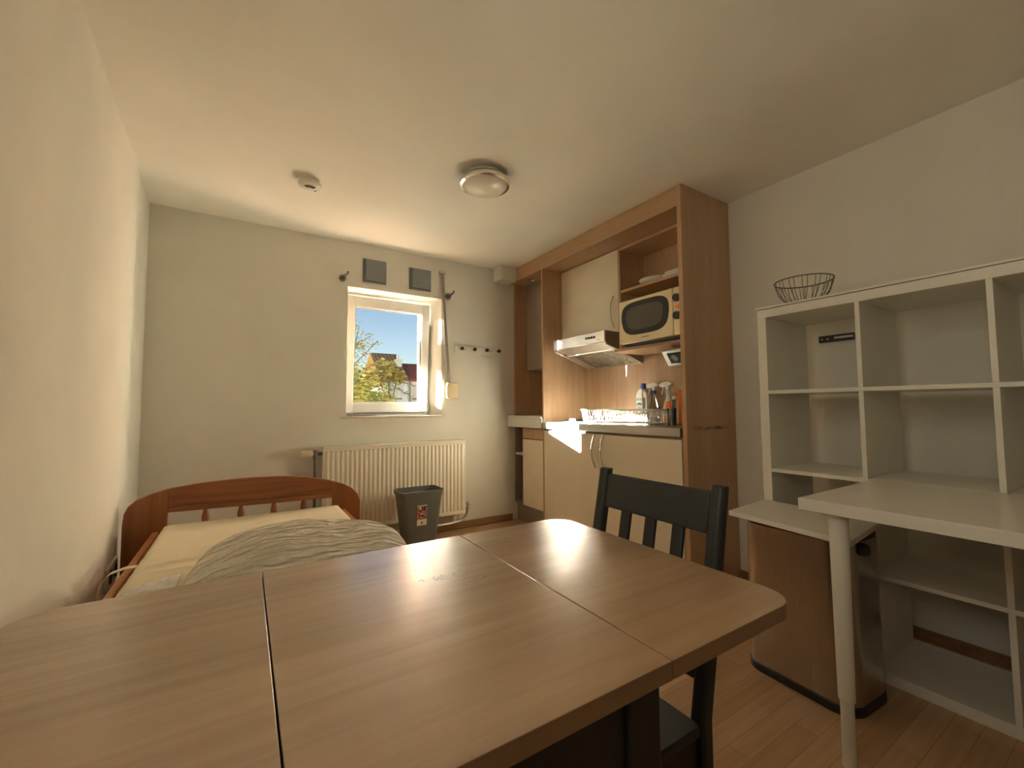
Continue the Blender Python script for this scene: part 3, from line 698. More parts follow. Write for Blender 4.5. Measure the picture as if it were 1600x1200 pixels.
upan('filter_rim', HX+.105, HX+.115, HY0+.02, HY1-.05, .007, M['steel'], t)
upan('edge_trim', HX+.012, KB-.01, HY0+.0005, HY0+.010, .006, M['chrome'], t)
upan('edge_trim', HX+.012, KB-.01, HY1-.010, HY1-.0005, .006, M['steel'], t)
upan('latch', HX+.07, HX+.09, HY1-.055, HY1-.030, .006, M['black'], t); upan('latch', HX+.13, HX+.15, HY0+.012, HY0+.035, .006, M['black'], t)
# wall cabinet with door
CX = 2.27
t = thing('wall_cabinet', 'cream door wall cabinet above the cooker hood', 'cabinet', (2.4, 2.48, 1.56))
b = NB(); bx(b, CX+.020, KB-.002, 2.160, LY0-.002, 1.565, SZ-.003); obj('carcass', b, M['beech'], t)
b = NB(); bx(b, CX, CX+.019, 2.161, LY0-.004, 1.562, SZ-.006); dW = obj('door', b, M['cream'], t, bevel=.0015)
bow_handle(None, 'handle', dW, 1.716, 2.208, CX, .22, 'steel')
# open shelves
t = thing('open_shelf_cabinet', 'open beech shelf cabinet holding plates and the microwave', 'shelf', (2.4, 1.83, 1.4))
b = NB(); bx(b, CX, KB-.002, 2.140, 2.158, 1.405, SZ-.003); obj('side', b, M['beech'], t, bevel=.001)
b = NB(); bx(b, CX, KB-.002, PY1+.001, 2.140, 2.148, SZ-.003); obj('top', b, M['beechy'], t, bevel=.001)
b = NB(); bx(b, CX+.006, KB-.002, PY1+.001, 2.140, 1.838, 1.857); obj('shelf', b, M['beechy'], t, bevel=.001)
b = NB(); bx(b, 2.20, KB-.002, PY1+.001, 2.140, 1.405, 1.424); obj('base_board', b, M['beechy'], t, bevel=.001)
b = NB(); lathe(b, [(.055,1.4046),(.057,1.4015),(.045,1.4012),(.045,1.4030),(0,1.4030)], (2.33,1.70,0), 32); obj('cabinet_light', b, M['pinez'], t, smooth=True)
# plates on the shelf
def plate_profile(r): return [(0,0),(r*.55,0),(r*.6,.004),(r*.78,.010),(r,.022),(r,.025),(r*.76,.014),(r*.56,.006),(0,.005)]
b = NB(); lathe(b, [(0,0),(.045,0),(.048,.006),(.070,.014),(.108,.036),(.110,.039),(.068,.019),(.045,.010),(0,.010)], (2.388,1.925,1.8572), 40)
tag(obj('plate', b, M['bwhite'], None, smooth=True, ang=50), 'white rimmed plate on the open shelf above the microwave', 'plate')
b = NB(); bx(b, 2.285, 2.47, 1.56, 1.79, 1.8575, 1.878); bx(b, 2.292, 2.46, 1.565, 1.775, 1.878, 1.896)
tag(obj('tray', b, M['white'], None, bevel=.003), 'white flat tray beside the plate on the open shelf', 'tray')
# microwave
MX0, MX1, MY0, MY1, MZ0, MZ1 = 2.135, 2.47, 1.530, 2.030, 1.440, 1.725
t = thing('microwave', 'cream microwave oven with rounded dark door window on the open shelf', 'microwave', (2.3, 1.78, 1.424))
b = NB(); bx(b, MX0+.022, MX1, MY0, MY1, MZ0, MZ1); obj('body', b, M['creampl'], t, bevel=.006)
b = NB(); bx(b, MX0, MX0+.021, 1.604, MY1, MZ0, MZ1); dM = obj('door', b, M['creampl'], t, bevel=.005)
b = NB(); poly = []
for (cy_, cz_, a0, rr) in ((1.632,1.505,PI,.05),(1.632,1.690,.5*PI,.018),(1.632,1.690,.5*PI,.018)): pass
wy0, wy1, wz0, wz1 = 1.628, 2.004, 1.486, 1.704
poly = []
for k in range(64):
    a = 2*PI*k/64; f = lambda w, e: math.copysign(abs(w)**e, w)
    yy = (wy0+wy1)/2+(wy1-wy0)/2*f(math.cos(a),.50); zz = (wz0+wz1)/2+(wz1-wz0)/2*f(math.sin(a),.55)
    if zz < (wz0+wz1)/2: yy = (wy0+wy1)/2+(yy-(wy0+wy1)/2)*(1-.10*((wz0+wz1)/2-zz)/((wz1-wz0)/2))
    poly.append((yy,zz))
prism(b, poly, 'x', MX0-.003, MX0+.002); wn = obj('window', b, M['blackglass'], dM, bevel=.002, ang=50)
b = NB(); cyc, czc = (wy0+wy1)/2, (wz0+wz1)/2
prism(b, [(cyc+(y-cyc)*.78, czc+(z-czc)*.70) for y, z in poly], 'x', MX0-.0036, MX0-.003); obj('mesh_screen', b, M['meshglass'], dM)
b = NB(); bx(b, MX0-.0012, MX0, 1.78, 1.84, 1.462, 1.467); obj('print', b, M['darkmetal'], dM)
b = NB(); bx(b, MX0+.001, MX0+.021, MY0, 1.598, MZ0, MZ1); cpm = obj('control_panel', b, M['creampl'], t, bevel=.004)
for z in (1.66, 1.555):
    b = NB(); lathe(b, [(.024,0),(.022,.016),(0,.017)], (MX0+.001,1.572,z), 24, (-1,0,0)); obj('knob', b, M['black'], cpm, smooth=True)
b = NB(); bx(b, MX0-.001, MX0+.001, 1.560, 1.586, 1.600, 1.616); obj('button', b, M['orange'], cpm)
for (x, y) in ((2.19,1.57),(2.19,1.99),(2.43,1.57),(2.43,1.99)):
    b = NB(); cyl(b, (x,y,1.4245), (x,y,1.4405), .015, seg=14); obj('foot', b, M['black'], t)
b = NB(); bx(b, MX0+.03, MX1-.02, MY0+.02, MY1-.012, 1.428, 1.440); obj('underside', b, M['black'], t)
# socket block under the shelf
t = thing('socket_block', 'slanted white double socket block under the microwave shelf', 'socket', (2.45, 1.72, 1.29))
b = NB(); sec = [(KB-.002,1.404),(2.402,1.404),(2.398,1.392),(2.468,1.298),(KB-.002,1.290)]
prism(b, sec, 'y', 1.515, 1.900); obj('housing', b, M['bwhite'], t, bevel=.003)
n_ = Vector((-(1.392-1.298),0,-(2.468-2.398))).normalized(); c0 = Vector((2.398,0,1.392)); e_ = (Vector((2.468,0,1.298))-c0)
def fp(s, d, y): q = c0+e_*s+n_*d; return (q.x, y, q.z)
b = NB(); hexa(b, [fp(.15,-.001,1.53),fp(.85,-.001,1.53),fp(.85,-.001,1.865),fp(.15,-.001,1.865),fp(.15,.002,1.53),fp(.85,.002,1.53),fp(.85,.002,1.865),fp(.15,.002,1.865)]); pn = obj('plate', b, M['fabric'], t, bevel=.001)
for y in (1.62, 1.72, 1.82):
    q = c0+e_*.5+n_*.002; b = NB(); lathe(b, [(.030,0),(.030,.004),(.024,.005),(.022,.001),(0,.001)], (q.x,y,q.z), 24, tuple(n_)); obj('outlet', b, M['black'], pn, smooth=True)
# dish rack (white wire)
t = thing('dish_rack', 'white wire dish rack standing on the steel worktop', 'dish rack', (2.27, 2.06, .9))
RX0, RX1, RY0, RY1 = 2.105, 2.335, 1.752, 2.405; ZB, ZT = .916, 1.000
b = NB(); fl = .018
def rect3(x0, x1, y0, y1, z, r=.02): return [(p[0],p[1],z) for p in rrect(x0,x1,y0,y1,r,4)]
tube(b, rect3(RX0,RX1,RY0,RY1,ZT), .0045, 8, True); obj('top_rim', b, M['bwhite'], t, smooth=True)
b = NB(); tube(b, rect3(RX0+fl,RX1-fl,RY0+fl,RY1-fl,ZB), .003, 8, True)
for x in (2.20, 2.31): tube(b, [(x,RY0+fl,ZB),(x,RY1-fl,ZB)], .002, 6)
obj('bottom_rim', b, M['bwhite'], t, smooth=True)
b = NB(); n = 30
for i in range(n+1):
    y = RY0+.02+(RY1-RY0-.04)*i/n
    tube(b, [(RX0,y,ZT),(RX0+fl,y,ZB),(RX1-fl,y,ZB),(RX1,y,ZT)], .0019, 6)
for i in range(1, 10):
    x = RX0+(RX1-RX0)*i/10
    for ya_, yb_ in ((RY0,RY0+fl),(RY1,RY1-fl)): tube(b, [(x,ya_,ZT),(x,yb_,ZB)], .0019, 6)
obj('wires', b, M['bwhite'], t, smooth=True)
b = NB()
for i in range(16):
    y = RY0+.05+i*.037; pts = []
    for k in range(9):
        a = PI*k/8; pts.append((2.21+.05*math.cos(a)+.0, y+.012*math.cos(a), ZB+.062*math.sin(a)))
    tube(b, pts, .0019, 6)
obj('plate_loops', b, M['bwhite'], t, smooth=True)
for (x, y) in ((RX0+.04,RY0+.05),(RX0+.04,RY1-.05),(RX1-.04,RY0+.05),(RX1-.04,RY1-.05)):
    b = NB(); cyl(b, (x,y,.9003), (x,y,ZB), .006, seg=10); obj('foot', b, M['bwhite'], t)
# bottles behind the rack
def oval(b, prof, c, sx, sy): lathe(b, prof, c, 28, sx=sy, sy=sx)
bz = .9003
def yrot(bmx, c, ang):
    bmesh.ops.rotate(bmx, cent=Vector((c[0],c[1],0)), matrix=Matrix.Rotation(ang,3,'Z'), verts=bmx.verts)
cA = (2.455, 2.107)
t = thing('cleaner_bottle', 'white cleaner bottle with blue screw cap and side handle behind the dish rack', 'bottle', (cA[0],cA[1],bz))
b = NB(); yw = .046; poly = rrect(cA[1]-yw,cA[1]+yw,bz,bz+.172,.012,4)
body = [(cA[1]-yw,bz+.004),(cA[1]+yw,bz+.004),(cA[1]+yw,bz+.165),(cA[1]+yw-.006,bz+.178),(cA[1]+.022,bz+.198),(cA[1]+.017,bz+.204),(cA[1]-.011,bz+.204),(cA[1]-.018,bz+.198),(cA[1]-yw+.006,bz+.178),(cA[1]-yw,bz+.165)]
# bottle with a handle hole: left block, upper and lower bridges, handle post
y0, y1 = cA[1]-yw, cA[1]+yw
hole = (y0+.014, y0+.034, bz+.085, bz+.155)
prism(b, [(hole[1],bz),(y1,bz),(y1,bz+.165),(y1-.006,bz+.178),(cA[1]+.022,bz+.198),(cA[1]+.017,bz+.205),(cA[1]-.011,bz+.205),(hole[1],bz+.196)], 'x', cA[0]-.03, cA[0]+.03)
prism(b, [(y0,bz),(hole[1],bz),(hole[1],hole[2]),(hole[0],hole[2]+.01),(hole[0],hole[3]-.01),(hole[1],hole[3]),(hole[1],bz+.196),(y0+.006,bz+.178),(y0,bz+.165)], 'x', cA[0]-.026, cA[0]+.026)
bb = obj('body', b, M['bwhite'], t, bevel=.004, ang=40)
b = NB(); lathe(b, [(.018,.205),(.0185,.213),(.016,.236),(.014,.238),(0,.238)], (cA[0],cA[1]+.003,bz), 20); obj('cap', b, M['blue'], t, smooth=True)
for (s, zz, sz, mm) in (('BETA', .140, .021, 'teal'), ('GEL', .092, .019, 'teal')):
    tb = text_bm(s, sz); bmesh.ops.transform(tb, matrix=Matrix.Translation((cA[0]-.0306,cA[1]+.016,bz+zz)) @ Matrix.Rotation(-PI/2,4,'Z') @ Matrix.Rotation(PI/2,4,'X'), verts=tb.verts)
    obj('lettering', tb, M[mm], bb)
b = NB(); prism(b, [(cA[1]+.016+.024*math.cos(a*PI/12), bz+.108+.016*math.sin(a*PI/12)) for a in range(13)], 'x', cA[0]-.0312, cA[0]-.030); obj('emblem', b, M['teal'], bb)
def spray(cx, cy, label, bodymat, collar, headmat, ang):
    t = thing('spray_bottle', label, 'bottle', (cx,cy,bz))
    b = NB(); oval(b, [(.034,0),(.038,.006),(.038,.05),(.036,.085),(.028,.115),(.016,.14),(.013,.16),(.012,.175),(0,.175)], (cx,cy,bz), .72, 1.05); bo = obj('body', b, bodymat, t, smooth=True)
    b = NB(); lathe(b, [(.0155,.168),(.0155,.188),(.012,.190),(0,.190)], (cx,cy,bz), 18); obj('collar', b, collar, t, smooth=True)
    b = NB()
    # trigger head pointing along +y
    prism(b, [(cy-.012,bz+.189),(cy+.012,bz+.189),(cy+.012,bz+.205),(cy+.050,bz+.206),(cy+.058,bz+.212),(cy+.058,bz+.222),(cy+.040,bz+.232),(cy+.0,bz+.236),(cy-.022,bz+.232),(cy-.036,bz+.222),(cy-.034,bz+.216),(cy-.014,bz+.212)], 'x', cx-.011, cx+.011)
    hd = obj('trigger_head', b, headmat, t, bevel=.003, ang=40)
    b = NB(); prism(b, [(cy+.030,bz+.207),(cy+.038,bz+.207),(cy+.040,bz+.190),(cy+.050,bz+.168),(cy+.044,bz+.164),(cy+.032,bz+.186)], 'x', cx-.006, cx+.006); obj('trigger', b, headmat, hd, bevel=.002)
    return t, bo
tA, bA = spray(2.425, 1.990, 'clear spray bottle with blue collar and white trigger behind the dish rack', M['clear'], M['blue'], M['bwhite'], 0)
b = NB(); oval(b, [(0,.004),(.031,.004),(.033,.03),(0,.03)], (2.425,1.990,bz), .7, 1.0); obj('liquid', b, M['blue'], bA, smooth=True)
b = NB(); oval(b, [(.0385,.04),(.0385,.085),(.037,.085),(.037,.04)], (2.425,1.990,bz), .73, 1.05); obj('label_band', b, M['bwhite'], bA, smooth=True)
tB, bB = spray(2.39, 1.848, 'white spray bottle with orange and green label behind the dish rack', M['bwhite'], M['bwhite'], M['bwhite'], 0)
def patch(cx, cy, z0, z1, a0, a1, mat, name, par, r=.0388, taper=0):
    b = NB(); A = []; B_ = []; n = 10
    for i in range(n+1):
        a = a0+(a1-a0)*i/n
        for zz, L, rr in ((z0,A,r),(z1,B_,r-taper)):
            L.append([b.verts.new((cx+(rr+d)*.72*math.cos(a), cy+(rr+d)*1.05*math.sin(a), bz+zz)) for d in (0,.0012)])
    for i in range(n):
        b.faces.new((A[i][1],A[i+1][1],B_[i+1][1],B_[i][1])); b.faces.new((A[i][0],B_[i][0],B_[i+1][0],A[i+1][0]))
        b.faces.new((A[i][0],A[i+1][0],A[i+1][1],A[i][1])); b.faces.new((B_[i][0],B_[i][1],B_[i+1][1],B_[i+1][0]))
    for i in (0, n): b.faces.new((A[i][0],A[i][1],B_[i][1],B_[i][0]))
    return obj(name, b, mat, par, smooth=True)
patch(2.39, 1.848, .088, .128, PI*.98, PI*1.35, M['orange'], 'orange_label', bB, .0365, .0115)
patch(2.39, 1.848, .060, .084, PI*.85, PI*1.2, M['green'], 'green_emblem', bB, .038, .002)
patch(2.39, 1.848, .012, .052, PI*.95, PI*1.35, M['orange'], 'orange_label', bB)
# orange refill bottle, sponge, brush, glass
b = NB(); oval(b, [(.0,0),(.038,0),(.042,.006),(.042,.15),(.038,.178),(.022,.192),(0,.195)], (2.470,1.787,bz), .7, 1.05)
t = thing('orange_bottle', 'orange bottle with a pale cap by the right kitchen side panel', 'bottle', (2.470,1.787,bz)); obj('body', b, M['orange'], t, smooth=True)
b = NB(); lathe(b, [(.020,.192),(.020,.210),(.014,.216),(0,.216)], (2.470,1.787,bz), 18); obj('cap', b, M['bwhite'], t, smooth=True)
b = NB(); prism(b, rrect(1.662,1.735,bz,bz+.105,.02,6), 'x', 2.365, 2.400); bmesh.ops.subdivide_edges(b, edges=b.edges, cuts=2)
tag(obj('sponge', b, M['yellow'], None, bevel=.008, ang=60), 'bright yellow sponge standing beside the orange bottle', 'sponge')
t = thing('washing_brush', 'dark handled washing up brush standing in a clear glass', 'brush', (2.26,1.715,bz))
b = NB(); hexa(b, [(2.252,1.708,bz+.006),(2.266,1.708,bz+.006),(2.266,1.728,bz+.006),(2.252,1.728,bz+.006),(2.258,1.696,bz+.165),(2.268,1.696,bz+.165),(2.268,1.716,bz+.165),(2.258,1.716,bz+.165)]); obj('handle', b, M['brush'], t, bevel=.004)
b = NB(); lathe(b, [(0,0),(.014,.004),(.017,.012),(.014,.022),(0,.026)], (2.263,1.704,bz+.161), 18); obj('head', b, M['bwhite'], t, smooth=True)
b = NB(); lathe(b, [(.022,.0),(.027,.11),(.0255,.11),(.0205,.005),(0,.005)], (2.258,1.722,bz), 28)
tag(obj('drinking_glass', b, M['clear'], None, smooth=True), 'clear drinking glass holding the washing up brush', 'glass')
# ------------------------------------------------------------------ alcove between kitchen and back wall
NX = 2.12
t = thing('alcove_base_unit', 'narrow base unit with open shelves, drawer and cream door in the corner alcove', 'cabinet', (2.3, 3.08, 0))
b = NB()
bx(b, NX, KB-.002, D-.018, D-.004, .16, .845); bx(b, NX, KB-.002, 3.172, 3.188, .16, .845); bx(b, NX, KB-.002, LY1+.001, LY1+.015, .16, .845)
bx(b, NX+.03, KB-.002, LY1+.015, 3.172, .16, .845); bx(b, NX, KB-.002, 3.188, D-.018, .16, .178); bx(b, KB-.02, KB-.002, 3.188, D-.018, .178, .845)
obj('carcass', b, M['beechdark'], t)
b = NB(); bx(b, NX+.004, KB-.02, 3.189, D-.019, .592, .610); obj('shelf', b, M['white'], t)
b = NB(); bx(b, NX+.03, NX+.045, LY1+.001, D-.004, 0, .16); obj('plinth', b, M['beechdark'], t)
b = NB(); bx(b, NX-.018, NX, LY1+.003, 3.172, .165, .742); obj('door', b, M['cream'], t, bevel=.0015)
b = NB(); bx(b, NX-.018, NX, LY1+.003, 3.172, .750, .838); obj('drawer', b, M['beech'], t, bevel=.0015)
t = thing('alcove_desk', 'thick white desk top across the corner alcove beside the worktop', 'desk', (2.3, 3.08, .85))
b = NB(); bx(b, 2.045, KB-.002, LY1+.001, D-.004, .930, .948); obj('top', b, M['white'], t, bevel=.002)
b = NB(); bx(b, 2.045, 2.065, LY0+.001, D-.004, .848, .929); obj('apron', b, M['white'], t, bevel=.0015)
b = NB(); bx(b, 2.066, 2.09, LY1+.001, D-.004, .848, .928); obj('rail', b, M['white'], t)
t = thing('alcove_wall_cabinet', 'tall beech door wall cabinet high in the corner alcove', 'cabinet', (2.4, 3.08, 1.36))
b = NB(); bx(b, 2.262, KB-.002, LY1+.001, D-.03, 1.37, SZ-.002); obj('carcass', b, M['beech'], t)
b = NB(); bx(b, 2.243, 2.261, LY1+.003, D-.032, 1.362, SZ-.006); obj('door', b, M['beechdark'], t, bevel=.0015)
b = NB(); bx(b, NX, KB-.002, D-.022, D-.0035, .949, SZ-.002)
obj('end_panel', b, M['beech'], t)
# ------------------------------------------------------------------ shelf unit on the right
SX0, SX1 = 2.02, 2.41; SY1 = 1.057; SYE = SY1-1.47
t = thing('shelf_unit', 'large white cube shelf unit with open compartments along the right wall', 'shelf', (2.2, .32, 0))
b = NB(); bx(b, SX0, SX1, SYE, SY1, 1.426, 1.464); obj('frame_top', b, M['white'], t, bevel=.001)
b = NB(); bx(b, SX0, SX1, SYE, SY1, 0, .038); obj('frame_bottom', b, M['white'], t, bevel=.001)
for y in (SY1-.038, SYE):
    b = NB(); bx(b, SX0, SX1, y, y+.038, .038, 1.426); obj('frame_side', b, M['white'], t, bevel=.001)
for z in (.373, .724, 1.075):
    b = NB(); bx(b, SX0+.001, SX1, SYE+.038, SY1-.038, z, z+.016); obj('shelf_board', b, M['white'], t, bevel=.001)
for i in range(3):
    y = SY1-.038-.335*(i+1)-.016*i-.016
    for z0, z1 in ((.038,.373),(.389,.724),(.740,1.075),(1.091,1.426)):
        b = NB(); bx(b, SX0+.002, SX1, y, y+.016, z0, z1); obj('divider', b, M['white'], t, bevel=.001)
b = NB(); bx(b, SX0-.004, SX1+.01, SYE-.004, SY1+.004, 1.4665, 1.4755); tag(obj('top_board', b, M['white'], None, bevel=.0015), 'thin white board laid along the top of the cube shelf', 'board')
b = NB(); bx(b, SX0+.004, SX1, SYE+.01, SY1-.01, 1.464, 1.4665); obj('spacer', b, M['darkmetal'], t)
# wire bowl on top
cx, cy, cz = 2.105, .893, 1.4756
t = thing('wire_bowl', 'dark wire fruit bowl on top of the white cube shelf', 'bowl', (cx,cy,cz))
def circ(r, z, n=40): return [(cx+r*math.cos(2*PI*i/n), cy+r*math.sin(2*PI*i/n), cz+z) for i in range(n)]
b = NB(); tube(b, circ(.128,.112,56), .0030, 8, True); obj('rim', b, M['darkmetal'], t, smooth=True)
b = NB(); tube(b, circ(.062,.004), .0030, 8, True); tube(b, circ(.045,.004), .0018, 6, True); obj('base_ring', b, M['darkmetal'], t, smooth=True)
b = NB()
for i in range(14):
    a = 2*PI*i/14; da = .085
    def pt(r, z, aa): return (cx+r*math.cos(aa), cy+r*math.sin(aa), cz+z)
    loop = [pt(.128,.112,a-da),pt(.122,.085,a-da),pt(.110,.05,a-da*.95),pt(.088,.020,a-da*.8),pt(.062,.005,a-da*.6),pt(.055,.004,a),pt(.062,.005,a+da*.6),pt(.088,.020,a+da*.8),pt(.110,.05,a+da*.95),pt(.122,.085,a+da),pt(.128,.112,a+da)]
    tube(b, loop, .0016, 6)
obj('wires', b, M['darkmetal'], t, smooth=True)
t.scale = (.87,.87,.90)
# metal bracket on the wall seen through the top left compartment
t = thing('wall_bracket', 'dark metal bracket on the wall inside the top left shelf compartment', 'bracket', (W,.93,1.36))
b = NB(); bx(b, W-.008, W, .862, 1.015, 1.345, 1.380); br_ = obj('plate', b, M['fabric'], t, bevel=.001)
for y, r in ((1.000,.0045),(.975,.0055)):
    b = NB(); lathe(b, [(r,0),(r*.7,.003),(0,.004)], (W-.008,y,1.362), 14, (-1,0,0)); obj('screw', b, M['steel'], br_, smooth=True)
b = NB(); bx(b, W-.011, W-.008, .866, .945, 1.359, 1.369); obj('slide_rail', b, M['steel'], br_)
# ------------------------------------------------------------------ steel bin with board
t = thing('steel_bin', 'brushed steel bin with rounded corners and black base beside the desk', 'bin', (1.845, .790, 0))
ang = math.radians(-4)
def br(z0, z1, g, r=.07):
    b = NB(); prism(b, rrect(-.130-g,.130+g,-.188-g,.188+g,r+g,10), 'z', z0, z1)
    bmesh.ops.transform(b, matrix=Matrix.Translation((1.828,.800,0)) @ Matrix.Rotation(ang,4,'Z'), verts=b.verts); return b
obj('body', br(.022,.560,0), M['brushed'], t, bevel=.002, ang=30)
obj('base', br(.0,.030,.005), M['black'], t, bevel=.004, ang=30)
obj('lid', br(.561,.579,-.002), M['black'], t, bevel=.004, ang=30)
b = NB(); lathe(b, [(.016,0),(.022,.004),(.022,.014),(.017,.020),(0,.021)], (1.775,.6155,.535), 20, (-.1,-1,0)); obj('knob', b, M['black'], t, smooth=True)
b = NB(); pts = [(1.672,1.016),(2.008,1.050),(1.965,.618),(1.607,.583)]
prism(b, pts, 'z', .5795, .598)
tag(obj('loose_board', b, M['white'], None, bevel=.0015), 'loose white board lying on top of the steel bin', 'board')
# ------------------------------------------------------------------ white desk
t = thing('writing_desk', 'white desk with round telescopic legs in front of the cube shelf', 'desk', (1.71, .1, 0))
b = NB(); bx(b, 1.412, 2.014, -.56, .640, .711, .745); obj('desktop', b, M['whitegloss'], t, bevel=.0015)
for (x, y) in ((1.474,.562),(1.492,-.47),(1.93,-.47)):
    b = NB(); cyl(b, (x,y,.702), (x,y,.7108), .045, seg=28); cyl(b, (x,y,.185), (x,y,.702), .0205, .0245, 28); cyl(b, (x,y,.18), (x,y,.185), .0185, .0205, 28); lg = obj('leg', b, M['white'], t, smooth=True)
    b = NB(); cyl(b, (x,y,.015), (x,y,.18), .0165, .0165, 24); cyl(b, (x,y,0), (x,y,.015), .017, .017, 24); obj('leg_extension', b, M['white'], lg, smooth=True)
# ------------------------------------------------------------------ outside
GZ = -3.2
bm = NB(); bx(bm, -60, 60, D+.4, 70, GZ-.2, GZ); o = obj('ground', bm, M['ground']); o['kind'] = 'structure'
# near house: gable faces left
HX0 = 5.85; HX1 = 6.95+.35; HY0_, HY1_ = 22.0, 26.2; EZ = 2.62; RZ = 4.12
t = thing('house', 'pale rendered house with orange brick gable and brown roof seen through the window', 'house', (6.6,24,GZ))
b = NB(); bx(b, HX0, HX1, HY0_, HY1_, GZ, EZ); obj('facade', b, M['render'], t)
b = NB(); prism(b, [(HY0_-.02,EZ-.45),(HY1_,EZ-.45),(HY1_,EZ),((HY0_+HY1_)/2,RZ-.03),(HY0_-.02,EZ)], 'x', HX0-.03, HX0+.2); obj('gable', b, M['brick'], t)
b = NB(); ym = (HY0_+HY1_)/2
prism(b, [(HY0_-.15,EZ-.06),(ym,RZ),(HY1_+.15,EZ-.06),(HY1_+.15,EZ-.16),(ym,RZ-.12),(HY0_-.15,EZ-.16)], 'x', HX0+.02, HX1); obj('roof', b, M['roofb'], t)
def hwin(x0, x1, z0, z1, y, par):
    b = NB(); ringbox(b, x0, x1, z0, z1, y-.05, y, .06, .06, .06, .06); f = obj('window_frame', b, M['pvc'], par)
    b = NB(); bx(b, x0+.06, x1-.06, y-.03, y, z0+.06, z1-.06); obj('pane', b, M['outglass'], f)
    b = NB(); bx(b, x0-.05, x1+.05, y-.09, y, z0-.07, z0); obj('ledge', b, M['vent2'], f)
hwin(6.50, 6.92, 1.55, 2.16, HY0_, t)
b = NB(); bx(b, 6.98, 7.26, 22.9, 23.3, 2.9, 3.62); bx(b, 6.94, 7.30, 22.86, 23.34, 3.62, 3.70); cyl(b, (7.08,23.1,3.70), (7.08,23.1,3.95), .06, seg=12); obj('chimney', b, M['chim'], t)
b = NB(); cyl(b, (6.30,HY0_-.06,GZ), (6.30,HY0_-.06,EZ-.15), .05, seg=10); obj('drainpipe', b, M['vent2'], t)
t = thing('house', 'pale rendered house with dark red roof at the right of the window view', 'house', (8.6,24,GZ))
b = NB(); bx(b, HX1+.01, 10.4, 22.05, 26.0, GZ, EZ-.03); obj('facade', b, M['render'], t)
b = NB(); prism(b, [(21.9,EZ-.08),(24.0,3.60),(26.2,EZ-.08),(26.2,EZ-.18),(24.0,3.48),(21.9,EZ-.18)], 'x', HX1+.01, 10.5); obj('roof', b, M['roofr'], t)
hwin(7.62, 8.05, 1.55, 2.20, 22.05, t)
b = NB(); cyl(b, (7.40,21.98,GZ), (7.40,21.98,EZ-.2), .05, seg=10); obj('drainpipe', b, M['vent2'], t)
# trees
def leaf(b, p, s):
    d = Vector((random.gauss(0,1),random.gauss(0,1),random.gauss(0,1))).normalized(); u, w = frame_axes(d)
    a = p-u*s; c = p+u*s; e = p+w*s*.5+d*s*.15; f = p-w*s*.5+d*s*.15
    v = [b.verts.new(q) for q in (a,e,c,f)]; b.faces.new(v)
def tree(label, base, trunk_top, blobs, sprigs, lm, ls, group=None):
    t = thing('tree', label, 'tree', base)
    b = NB(); bp = Vector(base); tp = Vector(trunk_top); tube(b, [bp, bp.lerp(tp,.5)+Vector((.1,0,0)), tp], .06, 10)
    for (c, r, n) in blobs: tube(b, [bp.lerp(tp,.7), (bp.lerp(tp,.9)+Vector(c))/2, Vector(c)], .02, 6)
    for pts, n in sprigs: tube(b, [Vector(p) for p in pts], .012, 5)
    obj('trunk', b, M['bark'], t, smooth=True)
    b = NB()
    for (c, r, n) in blobs:
        for _ in range(n):
            d = Vector((random.gauss(0,1),random.gauss(0,1),random.gauss(0,1))).normalized(); k = random.random()**.45
            leaf(b, Vector(c)+Vector((d.x*r[0],d.y*r[1],d.z*r[2]))*k, ls*random.uniform(.6,1.2))
    for pts, n in sprigs:
        pts = [Vector(p) for p in pts]
        for _ in range(n):
            i = random.randrange(len(pts)-1); q = pts[i].lerp(pts[i+1], random.random())
            leaf(b, q+Vector((random.gauss(0,.07),random.gauss(0,.07),random.gauss(0,.07))), ls*random.uniform(.6,1.1))
    obj('foliage', b, lm, t); return t
def at(px, py, y):   # spot in the garden seen at the given bearing, y metres away
    r = {}
    fwd = CAMROT @ Vector((( px-800)/664.5, -(py-600)/664.5, -1))
    return Vector((0,0,1.02))+fwd*(y/fwd.y)
def cam_matrix(yaw, pit, rol):
    f = Vector((math.sin(yaw)*math.cos(pit), math.cos(yaw)*math.cos(pit), math.sin(pit)))
    r = Vector((math.cos(yaw), -math.sin(yaw), 0)); u = r.cross(f)
    r2 = r*math.cos(rol)+u*math.sin(rol); u2 = -r*math.sin(rol)+u*math.cos(rol)
    return Matrix((r2, u2, -f)).transposed()
CAMROT = cam_matrix(.561055, .055385, -.006198)
# near tree on the left of the view (spots measured in metres: x right, y away, z up)
tree('leafy tree with thin upper twigs at the left of the window view', (1.35,11,GZ), (1.85,11,1.3),
     [((2.42,11,1.15),(.45,.6,.55),1900),((2.95,11,1.0),(.42,.6,.50),1300),((2.2,11,1.75),(.30,.5,.45),420),((2.6,11,1.75),(.35,.5,.3),260)],
     [([(1.9,11,1.6),(2.25,11,2.4),(2.38,11,3.05)],110),([(2.0,11,1.8),(2.45,11,2.3),(2.85,11,2.75)],70),([(2.0,11,1.7),(2.6,11,2.05),(3.05,11,2.28)],90),([(1.9,11,2.0),(2.2,11,2.9),(2.30,11,3.35)],80),([(2.1,11,1.7),(2.7,11,1.85),(3.3,11,2.0)],80),([(2.2,11,1.3),(2.9,11,1.6),(3.25,11,1.5)],80),([(2.2,11,2.4),(2.4,11,2.7),(2.68,11,2.85)],50),([(2.2,11,2.0),(2.3,11,2.5),(2.5,11,2.6)],70)],
     M['leaf'], .052)
